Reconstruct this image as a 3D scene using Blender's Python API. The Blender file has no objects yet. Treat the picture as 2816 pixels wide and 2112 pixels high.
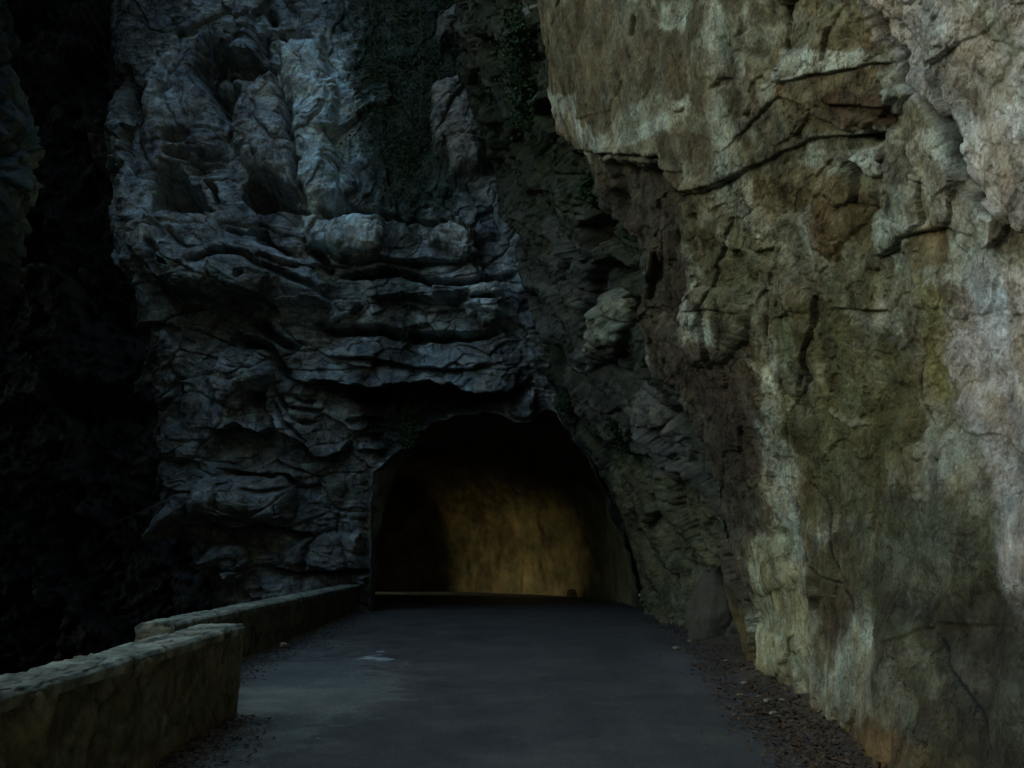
import bpy, math, random
import numpy as np
from mathutils import Vector

random.seed(7)
scene = bpy.context.scene
C = scene.collection

# ------------------------------------------------------------------ camera
FPX, PITCH, CAM = 950.0, math.radians(9.6), np.array([0.0, 0.0, 1.5])
cam_data = bpy.data.cameras.new("camera")
cam_data.sensor_width = 36.0
cam_data.lens = 36.0 * FPX / 1024.0
cam_data.clip_start, cam_data.clip_end = 0.05, 600
cam = bpy.data.objects.new("camera", cam_data)
C.objects.link(cam)
cam.location = CAM
cam.rotation_euler = (math.pi / 2 + PITCH, 0, 0)
scene.camera = cam

# ------------------------------------------------------------------ light
SUN_AZ = math.radians(-77)      # clockwise from +Y: the low sun stands left, shining through an added unseen gap
SUN_EL = math.radians(23)
world = bpy.data.worlds.new("World"); scene.world = world; world.use_nodes = True
wn = world.node_tree.nodes; wl = world.node_tree.links
bg = wn["Background"]
sky = wn.new("ShaderNodeTexSky"); sky.sky_type = 'NISHITA'; sky.sun_disc = False
sky.sun_elevation = SUN_EL; sky.sun_rotation = SUN_AZ
sky.air_density = 1.0; sky.dust_density = 2.2; sky.ozone_density = 1.0
wb = wn.new("ShaderNodeMix"); wb.data_type = 'RGBA'; wb.blend_type = 'MULTIPLY'; wb.inputs[0].default_value = 1.0
wb.inputs[7].default_value = (.86, 1.0, .93, 1)      # the camera's greenish white balance at dusk
wl.new(sky.outputs[0], wb.inputs[6]); wl.new(wb.outputs[2], bg.inputs[0]); bg.inputs[1].default_value = 0.15
sd = bpy.data.lights.new("sun", 'SUN'); sd.energy = 0.040; sd.angle = math.radians(18); sd.color = (1.0, 0.78, 0.34)
so = bpy.data.objects.new("sun", sd); C.objects.link(so)
sdir = Vector((math.sin(SUN_AZ) * math.cos(SUN_EL), math.cos(SUN_AZ) * math.cos(SUN_EL), math.sin(SUN_EL)))
so.rotation_euler = sdir.to_track_quat('Z', 'Y').to_euler(); so.location = (-30, 30, 20)
scene.view_settings.view_transform = 'Standard'; scene.view_settings.look = 'None'
scene.view_settings.exposure = 2.2; scene.view_settings.gamma = 1.0
scene.cycles.max_bounces = 6; scene.cycles.diffuse_bounces = 4
scene.cycles.use_denoising = True

# ------------------------------------------------------------------ projection helpers
K = 2212.0 / 1024.0
FW = np.array([0, math.cos(PITCH), math.sin(PITCH)]); UP = np.array([0, -math.sin(PITCH), math.cos(PITCH)])
def proj(P):
    d = P - CAM
    z = d @ FW
    z = np.where(z > 0.3, z, 0.3)
    return (512 + FPX * d[..., 0] / z) * K, (384 - FPX * (d @ UP) / z) * K
def ray(tx, ty):
    r = FW + np.array([1, 0, 0]) * ((tx / K - 512) / FPX) + UP * ((384 - ty / K) / FPX)
    return r
def at_y(tx, ty, Y):
    r = ray(tx, ty); return CAM + r * (Y / r[1])
def at_ground(tx, ty, z=0.0):
    r = ray(tx, ty); return CAM + r * ((z - CAM[2]) / r[2])
def Z(ox, oy, w, *pts):          # crop coordinates -> picture coordinates
    s = 2212.0 / 2816.0
    return [((ox + x * w / 2212.0) * s, (oy + y * w / 2212.0) * s) for x, y in pts]
cA = lambda *p: Z(300, 0, 600, *p)
cB = lambda *p: Z(300, 400, 600, *p)
cC = lambda *p: Z(850, 500, 600, *p)
cD = lambda *p: Z(400, 850, 600, *p)
cE = lambda *p: Z(450, 1250, 600, *p)
cF = lambda *p: Z(1350, 400, 600, *p)
cG = lambda *p: Z(900, 700, 1000, *p)
cM = lambda *p: Z(900, 0, 1000, *p)
r1 = lambda *p: Z(1816, 0, 1000, *p)
r2 = lambda *p: Z(1816, 700, 1000, *p)
r3 = lambda *p: Z(1816, 1362, 1000, *p)
tt = lambda *p: list(p)

# ------------------------------------------------------------------ noise
U = np.uint32
def hsh(i, j, k, s):
    h = i * U(374761393) + j * U(668265263) + k * U(2147483647) + U((s * 974711) & 0xFFFFFFFF)
    h = (h ^ (h >> U(13))) * U(1274126177)
    h = (h ^ (h >> U(16))) * U(2246822519)
    return ((h ^ (h >> U(15))) & U(0xFFFFFF)).astype(np.float32) * np.float32(1 / 16777215.0)
def vnoise(P, s=0):
    P = np.asarray(P, np.float32); F = np.floor(P); f = P - F; F = F.astype(np.int32).astype(np.uint32)
    f = f * f * f * (f * (f * 6 - 15) + 10)
    i, j, k = F[..., 0], F[..., 1], F[..., 2]
    out = 0
    for a in (0, 1):
        wa = f[..., 0] if a else 1 - f[..., 0]
        for b in (0, 1):
            wb = f[..., 1] if b else 1 - f[..., 1]
            for c in (0, 1):
                wc = f[..., 2] if c else 1 - f[..., 2]
                out = out + wa * wb * wc * hsh(i + U(a), j + U(b), k + U(c), s)
    return out * 2 - 1
def fbm(P, freq=1.0, octv=5, gain=0.5, s=0, ridged=False):
    out, a, tot = 0, 1.0, 0
    for o in range(octv):
        n = vnoise(P * freq + 17.3 * o, s + o)
        if ridged: n = 1 - 2 * np.abs(n)
        out = out + a * n; tot += a
        a *= gain; freq *= 2.03
    return out / tot
def worley(P, s=0, tilt=0.6):
    """faceted blocks: returns (block height incl. tilt, edge closeness)"""
    P = np.asarray(P, np.float32); F = np.floor(P).astype(np.int32)
    d1 = np.full(P.shape[:-1], 9.0, np.float32); d2 = d1.copy(); val = np.zeros_like(d1)
    for a in (-1, 0, 1):
        for b in (-1, 0, 1):
            for c in (-1, 0, 1):
                i, j, k = F[..., 0] + a, F[..., 1] + b, F[..., 2] + c
                fi, fj, fk = i, j, k; i, j, k = i.astype(np.uint32), j.astype(np.uint32), k.astype(np.uint32)
                px = fi.astype(np.float32) + hsh(i, j, k, s); py = fj.astype(np.float32) + hsh(i, j, k, s + 1); pz = fk.astype(np.float32) + hsh(i, j, k, s + 2)
                dx, dy, dz = P[..., 0] - px, P[..., 1] - py, P[..., 2] - pz
                d = dx * dx + dy * dy + dz * dz
                v = (hsh(i, j, k, s + 3) - .5) + tilt * (dx * (hsh(i, j, k, s + 4) - .5) + dy * (hsh(i, j, k, s + 5) - .5) + dz * (hsh(i, j, k, s + 6) - .5)) * 2
                near = d < d1
                d2 = np.where(near, d1, np.minimum(d2, d))
                val = np.where(near, v, val); d1 = np.where(near, d, d1)
    return val, np.sqrt(d2) - np.sqrt(d1)
def sstep(a, b, x):
    t = np.clip((x - a) / (b - a), 0, 1); return t * t * (3 - 2 * t)

# ------------------------------------------------------------------ traced features (picture-space shapes laid on a real surface)
def seg_dist(X, Y, pts):
    best = np.full(X.shape, 1e9); sign = np.ones(X.shape); par = np.zeros(X.shape)
    n = len(pts) - 1
    for q in range(n):
        (x0, y0), (x1, y1) = pts[q], pts[q + 1]
        ex, ey = x1 - x0, y1 - y0; L = ex * ex + ey * ey + 1e-9
        t = ((X - x0) * ex + (Y - y0) * ey) / L; tc = np.clip(t, 0, 1)
        dx, dy = X - x0 - tc * ex, Y - y0 - tc * ey
        d = np.hypot(dx, dy); m = d < best
        cr = ex * (Y - y0) - ey * (X - x0)
        best = np.where(m, d, best); sign = np.where(m, np.where(cr > 0, 1, -1), sign)
        par = np.where(m, (q + tc) / n, par)
    return best, sign, par
def inside(X, Y, pts):
    r = np.zeros(X.shape, bool); n = len(pts)
    for q in range(n):
        (x0, y0), (x1, y1) = pts[q], pts[(q + 1) % n]
        if y0 == y1: continue
        c = ((y0 > Y) != (y1 > Y)) & (X < (x1 - x0) * (Y - y0) / (y1 - y0) + x0)
        r ^= c
    return r
def carve(TX, TY, feats, wob):
    """sum of steps, grooves, hollows and bumps"""
    out = np.zeros(TX.shape)
    fx, fy = TX.ravel(), TY.ravel(); o = out.ravel(); wx, wy = wob[0].ravel(), wob[1].ravel()
    for f in feats:
        kind, pts, amp, w = f[0], f[1], f[2], f[3]
        xs = [p[0] for p in pts]; ys = [p[1] for p in pts]
        pad = 4 * w + 25
        idx = np.nonzero((fx > min(xs) - pad) & (fx < max(xs) + pad) & (fy > min(ys) - pad) & (fy < max(ys) + pad))[0]
        if len(idx) == 0: continue
        wo = min(1.0, 0.25 + w / 40.0)
        X, Y = fx[idx] + wx[idx] * wo, fy[idx] + wy[idx] * wo
        if kind == 'step':            # rock stands out before the line, drops back behind it
            d, s, par = seg_dist(X, Y, pts)
            taper = np.minimum(1, np.minimum(par, 1 - par) * 7 + .05)
            endd = np.exp(-np.where((par <= 0) | (par >= 1), d, 0) / 6.0)
            v = np.where(s > 0, -amp * np.exp(-d / w) * sstep(0, 3, d), amp * .45 * np.exp(-d / (w * 1.4)) * sstep(0, 3, d))
            o[idx] += v * taper * endd
        elif kind == 'groove':
            d, s, par = seg_dist(X, Y, pts)
            taper = np.minimum(1, np.minimum(par, 1 - par) * 5 + .1)
            o[idx] -= amp * np.exp(-(d / w) ** 2) * taper
        else:
            ins = inside(X, Y, pts); d, s, par = seg_dist(X, Y, pts + [pts[0]])
            if kind == 'hole':
                o[idx] -= np.where(ins, amp * sstep(0, w, d), 0)
            elif kind == 'bump':
                q = np.clip(d / w, 0, 1)
                o[idx] += np.where(ins, amp * np.sqrt(1 - (1 - q) ** 2), 0)
            elif kind == 'shift':     # raised flat plate with a crisp edge
                o[idx] += np.where(ins, amp * sstep(0, w, d), 0)
    return out
def paint(TX, TY, col, patches, wob, P):
    fx, fy = TX.ravel(), TY.ravel(); c = col.reshape(-1, 3); wx, wy = wob[0].ravel(), wob[1].ravel()
    br = fbm(P, 6.0, 5, .6, 61).ravel()
    for pts, rgb, soft, op in patches:
        xs = [p[0] for p in pts]; ys = [p[1] for p in pts]; pad = soft * 2 + 25
        idx = np.nonzero((fx > min(xs) - pad) & (fx < max(xs) + pad) & (fy > min(ys) - pad) & (fy < max(ys) + pad))[0]
        if len(idx) == 0: continue
        X, Y = fx[idx] + wx[idx], fy[idx] + wy[idx]
        ins = inside(X, Y, pts); d, s, par = seg_dist(X, Y, pts + [pts[0]])
        sd_ = np.where(ins, d, -d) / soft + br[idx] * 1.4
        m = (sstep(-.6, .6, sd_) * op)[:, None]
        c[idx] = c[idx] * (1 - m) + np.array(rgb) * m
    return col

# ------------------------------------------------------------------ mesh helpers
def tag(o, label=None, cat=None, group=None, kind=None):
    if label: o["label"] = label
    if cat: o["category"] = cat
    if group: o["group"] = group
    if kind: o["kind"] = kind
    return o
def link(name, me, mat, parent=None):
    o = bpy.data.objects.new(name, me); C.objects.link(o)
    if mat: me.materials.append(mat)
    if parent: o.parent = parent
    return o
def empty(name, loc):
    o = bpy.data.objects.new(name, None); C.objects.link(o); o.location = loc; o.empty_display_size = .2; return o
def raw_mesh(name, V, F4, mat, col=None, parent=None, smooth=True):
    me = bpy.data.meshes.new(name)
    V = np.ascontiguousarray(V, dtype=np.float32).reshape(-1, 3); F4 = np.ascontiguousarray(F4, dtype=np.int32)
    n, k = F4.shape
    me.vertices.add(len(V)); me.vertices.foreach_set("co", V.ravel())
    me.loops.add(n * k); me.loops.foreach_set("vertex_index", F4.ravel())
    me.polygons.add(n); me.polygons.foreach_set("loop_start", np.arange(n, dtype=np.int32) * k)
    if col is not None:
        a = me.color_attributes.new("Col", 'FLOAT_COLOR', 'POINT')
        c4 = np.ones((len(V), 4), np.float32); c4[:, :3] = np.asarray(col).reshape(-1, 3)
        a.data.foreach_set("color", c4.ravel())
    me.update(calc_edges=True)
    me.polygons.foreach_set("use_smooth", np.full(n, smooth)); me.validate()
    return link(name, me, mat, parent)
def grid_mesh(name, P, mat, col=None, keep=None, flip=False, parent=None):
    nv, nu = P.shape[:2]
    I = np.arange(nv * nu).reshape(nv, nu)
    q = np.stack([I[:-1, :-1], I[:-1, 1:], I[1:, 1:], I[1:, :-1]], -1)
    if flip: q = q[..., ::-1]
    if keep is not None: q = q[keep]
    return raw_mesh(name, P, q.reshape(-1, 4), mat, col, parent)
def normals(P):
    du = np.gradient(P, axis=1); dv = np.gradient(P, axis=0)
    n = np.cross(du, dv); return n / (np.linalg.norm(n, axis=-1, keepdims=True) + 1e-9)

# ------------------------------------------------------------------ materials
def new_mat(name):
    m = bpy.data.materials.new(name); m.use_nodes = True
    return m, m.node_tree.nodes, m.node_tree.links, m.node_tree.nodes["Principled BSDF"]
def noise_node(n, l, vec, scale, detail=6, rough=.6):
    t = n.new("ShaderNodeTexNoise"); t.inputs["Scale"].default_value = scale
    t.inputs["Detail"].default_value = detail; t.inputs["Roughness"].default_value = rough
    l.new(vec, t.inputs["Vector"]); return t.outputs[0]
def ramp(n, l, fac, stops):
    r = n.new("ShaderNodeValToRGB"); l.new(fac, r.inputs[0])
    el = r.color_ramp.elements
    while len(el) > 1: el.remove(el[-1])
    el[0].position = stops[0][0]; el[0].color = (*stops[0][1], 1) if len(stops[0][1]) == 3 else stops[0][1]
    for p, c in stops[1:]:
        e = el.new(p); e.color = (*c, 1)
    return r.outputs[0]
def mixc(n, l, a, b, fac, mode='MIX'):
    m = n.new("ShaderNodeMix"); m.data_type = 'RGBA'; m.blend_type = mode
    for sock, v in ((m.inputs[0], fac), (m.inputs[6], a), (m.inputs[7], b)):
        if hasattr(v, "links") or hasattr(v, "is_linked"): l.new(v, sock)
        else: sock.default_value = v if isinstance(v, float) else (*v, 1)
    return m.outputs[2]
def rock_mat(name, rough=.9, spec=.25, speck=.55, bump=.6, fine=9.0, stain=None):
    m, n, l, b = new_mat(name)
    geo = n.new("ShaderNodeNewGeometry"); pos = geo.outputs["Position"]
    at = n.new("ShaderNodeAttribute"); at.attribute_name = "Col"
    n1 = noise_node(n, l, pos, fine, 8, .68)
    v = ramp(n, l, n1, [(.30, (1 - speck,) * 3), (.5, (1, 1, 1)), (.72, (1 + speck * .7,) * 3)])
    c = mixc(n, l, at.outputs["Color"], v, 1.0, 'MULTIPLY')
    n2 = noise_node(n, l, pos, fine * 7, 4, .7)
    v2 = ramp(n, l, n2, [(.3, (.62,) * 3), (.55, (1.05,) * 3), (.75, (1.3,) * 3)])
    c = mixc(n, l, c, v2, 1.0, 'MULTIPLY')
    # small warm / green mineral blotches
    n3 = noise_node(n, l, pos, fine * .35, 6, .65)
    tint = ramp(n, l, n3, [(.38, (1.08, 1.0, .86)), (.5, (1, 1, 1)), (.64, (.9, 1.02, 1.06))])
    c = mixc(n, l, c, tint, 1.0, 'MULTIPLY')
    l.new(c, b.inputs["Base Color"])
    b.inputs["Roughness"].default_value = rough; b.inputs["Specular IOR Level"].default_value = spec
    bp = n.new("ShaderNodeBump"); bp.inputs["Strength"].default_value = bump; bp.inputs["Distance"].default_value = .03
    mm = n.new("ShaderNodeMath"); mm.operation = 'ADD'; l.new(n1, mm.inputs[0])
    m3 = n.new("ShaderNodeMath"); m3.operation = 'MULTIPLY'; l.new(n2, m3.inputs[0]); m3.inputs[1].default_value = .35
    l.new(m3.outputs[0], mm.inputs[1]); l.new(mm.outputs[0], bp.inputs["Height"]); l.new(bp.outputs[0], b.inputs["Normal"])
    return m
M_gorge = rock_mat("gorge_shadow_rock", fine=2.0, speck=.6, bump=.6, spec=0.0)
def mottle(m, sc=2.2, lo=(.42, .40, .42), hi=(1.55, 1.75, 1.7)):
    n, l = m.node_tree.nodes, m.node_tree.links; b = n["Principled BSDF"]
    geo = n.new("ShaderNodeNewGeometry"); pos = geo.outputs["Position"]
    src = b.inputs["Base Color"].links[0].from_socket
    mo_ = ramp(n, l, noise_node(n, l, pos, sc, 11, .74), [(.37, lo), (.48, (.88, .87, .88)), (.55, (1.1, 1.12, 1.12)), (.66, hi)])
    c = mixc(n, l, src, mo_, 1.0, 'MULTIPLY')
    pit = ramp(n, l, noise_node(n, l, pos, sc * 5, 6, .75), [(.33, (.25,) * 3), (.40, (1, 1, 1))])
    c = mixc(n, l, c, pit, .9, 'MULTIPLY')
    l.new(c, b.inputs["Base Color"]); return m
M_cliff = mottle(rock_mat("limestone_cliff", fine=3.2, speck=.6, bump=1.0))
M_strata = mottle(rock_mat("dark_strata", fine=3.5, speck=.5, bump=.9), lo=(.4, .4, .36), hi=(1.6, 1.6, 1.45))
M_near = rock_mat("pale_cut_rock", fine=6.0, speck=.22, bump=.35)
def near_mat():
    m = rock_mat("pale_cut_rock_face", fine=5.0, speck=.5, bump=1.0)
    n, l = m.node_tree.nodes, m.node_tree.links; b = n["Principled BSDF"]
    geo = n.new("ShaderNodeNewGeometry"); pos = geo.outputs["Position"]
    src = b.inputs["Base Color"].links[0].from_socket
    # warped position so fractures wander
    nw = n.new("ShaderNodeTexNoise"); nw.inputs["Scale"].default_value = 1.7; nw.inputs["Detail"].default_value = 7; nw.inputs["Roughness"].default_value = .62
    l.new(pos, nw.inputs["Vector"])
    add = n.new("ShaderNodeVectorMath"); add.operation = 'MULTIPLY_ADD'; l.new(nw.outputs["Color"], add.inputs[0]); add.inputs[1].default_value = (1.1,) * 3; l.new(pos, add.inputs[2])
    hts = []
    c = src
    for sc, w, dk, mscale in ((1.5, .006, .25, .9), (4.2, .010, .45, 1.7)):
        vo = n.new("ShaderNodeTexVoronoi"); vo.feature = 'DISTANCE_TO_EDGE'; vo.inputs["Scale"].default_value = sc
        l.new(add.outputs[0], vo.inputs["Vector"])
        line = ramp(n, l, vo.outputs["Distance"], [(0.0, (dk,) * 3), (w, (dk + .2,) * 3), (w * 2.6, (1, 1, 1))])
        gate = ramp(n, l, noise_node(n, l, pos, mscale, 4), [(.46, (0,) * 3), (.56, (1,) * 3)])
        gm = mixc(n, l, (1, 1, 1), line, gate)
        c = mixc(n, l, c, gm, 1.0, 'MULTIPLY')
    # dark pits and torn scars
    pit = ramp(n, l, noise_node(n, l, add.outputs[0], 9.0, 5, .75), [(.30, (.30,) * 3), (.36, (1, 1, 1))])
    c = mixc(n, l, c, pit, .9, 'MULTIPLY')
    # pale scraped facets and brown film at hand size
    mot = ramp(n, l, noise_node(n, l, add.outputs[0], 2.6, 10, .72), [(.36, (.50, .44, .36)), (.47, (.86, .82, .74)), (.53, (1.1, 1.1, 1.08)), (.64, (1.5, 1.55, 1.5))])
    c = mixc(n, l, c, mot, 1.0, 'MULTIPLY')
    l.new(c, b.inputs["Base Color"])
    return m
M_tunnel = rock_mat("tunnel_rock", fine=4.0, speck=.4, bump=.6)
M_mason = rock_mat("parapet_render", fine=9.0, speck=.5, bump=.5)
M_stone = rock_mat("loose_stone", fine=20.0, speck=.3, bump=.3)

def plain(name, rgb, rough=.9, var=.35, scale=30):
    m, n, l, b = new_mat(name)
    tc = n.new("ShaderNodeNewGeometry")
    nz = noise_node(n, l, tc.outputs["Position"], scale, 4)
    v = ramp(n, l, nz, [(.3, tuple(x * (1 - var) for x in rgb)), (.7, tuple(min(1, x * (1 + var)) for x in rgb))])
    l.new(v, b.inputs["Base Color"]); b.inputs["Roughness"].default_value = rough; b.inputs["Specular IOR Level"].default_value = .2
    return m
M_leaf = plain("ivy_leaf", (.026, .052, .018), .6, .8, 16)
M_leaf2 = plain("moss_leaf", (.045, .06, .018), .8, .5, 4)
M_stem = plain("dry_stem", (.16, .15, .07), .9)
M_litter = plain("leaf_litter", (.075, .045, .026), .95, .7, 25)

# ================================================================== 1  FRONT CLIFF
YC = 22.0
OUT = [(0, 232), (200, 240), (350, 258), (520, 268), (690, 325), (900, 368), (1080, 352), (1200, 440), (1320, 480), (1420, 500)]
ozs, oxs = [], []
for ty, tx in OUT[::-1]:
    p = at_y(tx, ty, YC); ozs.append(p[2]); oxs.append(p[0])
ozs = [-30.0, -8.0] + ozs + [ozs[-1] + 8, 42.0]; oxs = [oxs[0] - .5, oxs[0]] + oxs + [oxs[-1] + .5, oxs[-1] + 1.5]
def xL(z): return np.interp(z, ozs, oxs)
MOUTH = [(803, 1420), (803, 1310), (803, 1100), (806, 1020), (850, 985), (900, 930), (980, 895), (1080, 890), (1130, 915), (1160, 900), (1180, 882), (1200, 890),
         (1250, 960), (1300, 1040), (1325, 1120), (1360, 1200), (1385, 1310), (1400, 1420)]
def _rough(pts):
    out = []
    rng = np.random.RandomState(4)
    for (x0, y0), (x1, y1) in zip(pts[:-1], pts[1:]):
        n = max(1, int(math.hypot(x1 - x0, y1 - y0) / 16))
        for q in range(n):
            k = 5 if y0 < 1250 else 2
            out.append((x0 + (x1 - x0) * q / n + rng.uniform(-k, k), y0 + (y1 - y0) * q / n + rng.uniform(-k, k)))
    return out + [pts[-1]]
MOUTH = _rough(MOUTH)
def wall2_x(z):
    return np.interp(z, [-1, 0, 1.8, 3, 4.6, 6.5, 9, 13, 20, 40], [3.15, 3.05, 2.5, 2.05, 1.05, .45, -.15, -1.3, -2.4, -3.0])

zs = np.concatenate([np.linspace(-30, -3, 28)[:-1], np.linspace(-3, 16, 1050), np.linspace(16, 42, 60)[1:]])
ss = np.concatenate([np.linspace(-22, -2.2, 80)[:-1], np.linspace(-2.2, 11.2, 840), np.linspace(11.2, 13.5, 12)[1:]])
h = sstep(-1.3, 1.0, ss)
dx = .20 * (1 - h) + 1.0 * h; dy = -.98 * (1 - h)
ds = np.gradient(ss); gx = np.cumsum(dx * ds); gy = np.cumsum(dy * ds)
i0 = np.argmin(np.abs(ss)); gx -= gx[i0]; gy -= gy[-1]
Zg, Gx = np.meshgrid(zs, gx, indexing='ij'); _, Gy = np.meshgrid(zs, gy, indexing='ij')
lean = np.interp(zs, [-30, 0, 3.5, 6, 8.5, 11, 14, 20, 42], [1.5, .5, 0.1, -.35, -.5, .1, .5, 1.3, 5.0])[:, None]
P0 = np.stack([xL(Zg) + Gx, YC + Gy + lean * np.ones_like(Gx), Zg], -1)
TX, TY = proj(P0)
wob = (fbm(P0, 1.6, 4, .55, 5) * 26, fbm(P0, 1.6, 4, .55, 9) * 20)
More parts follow.
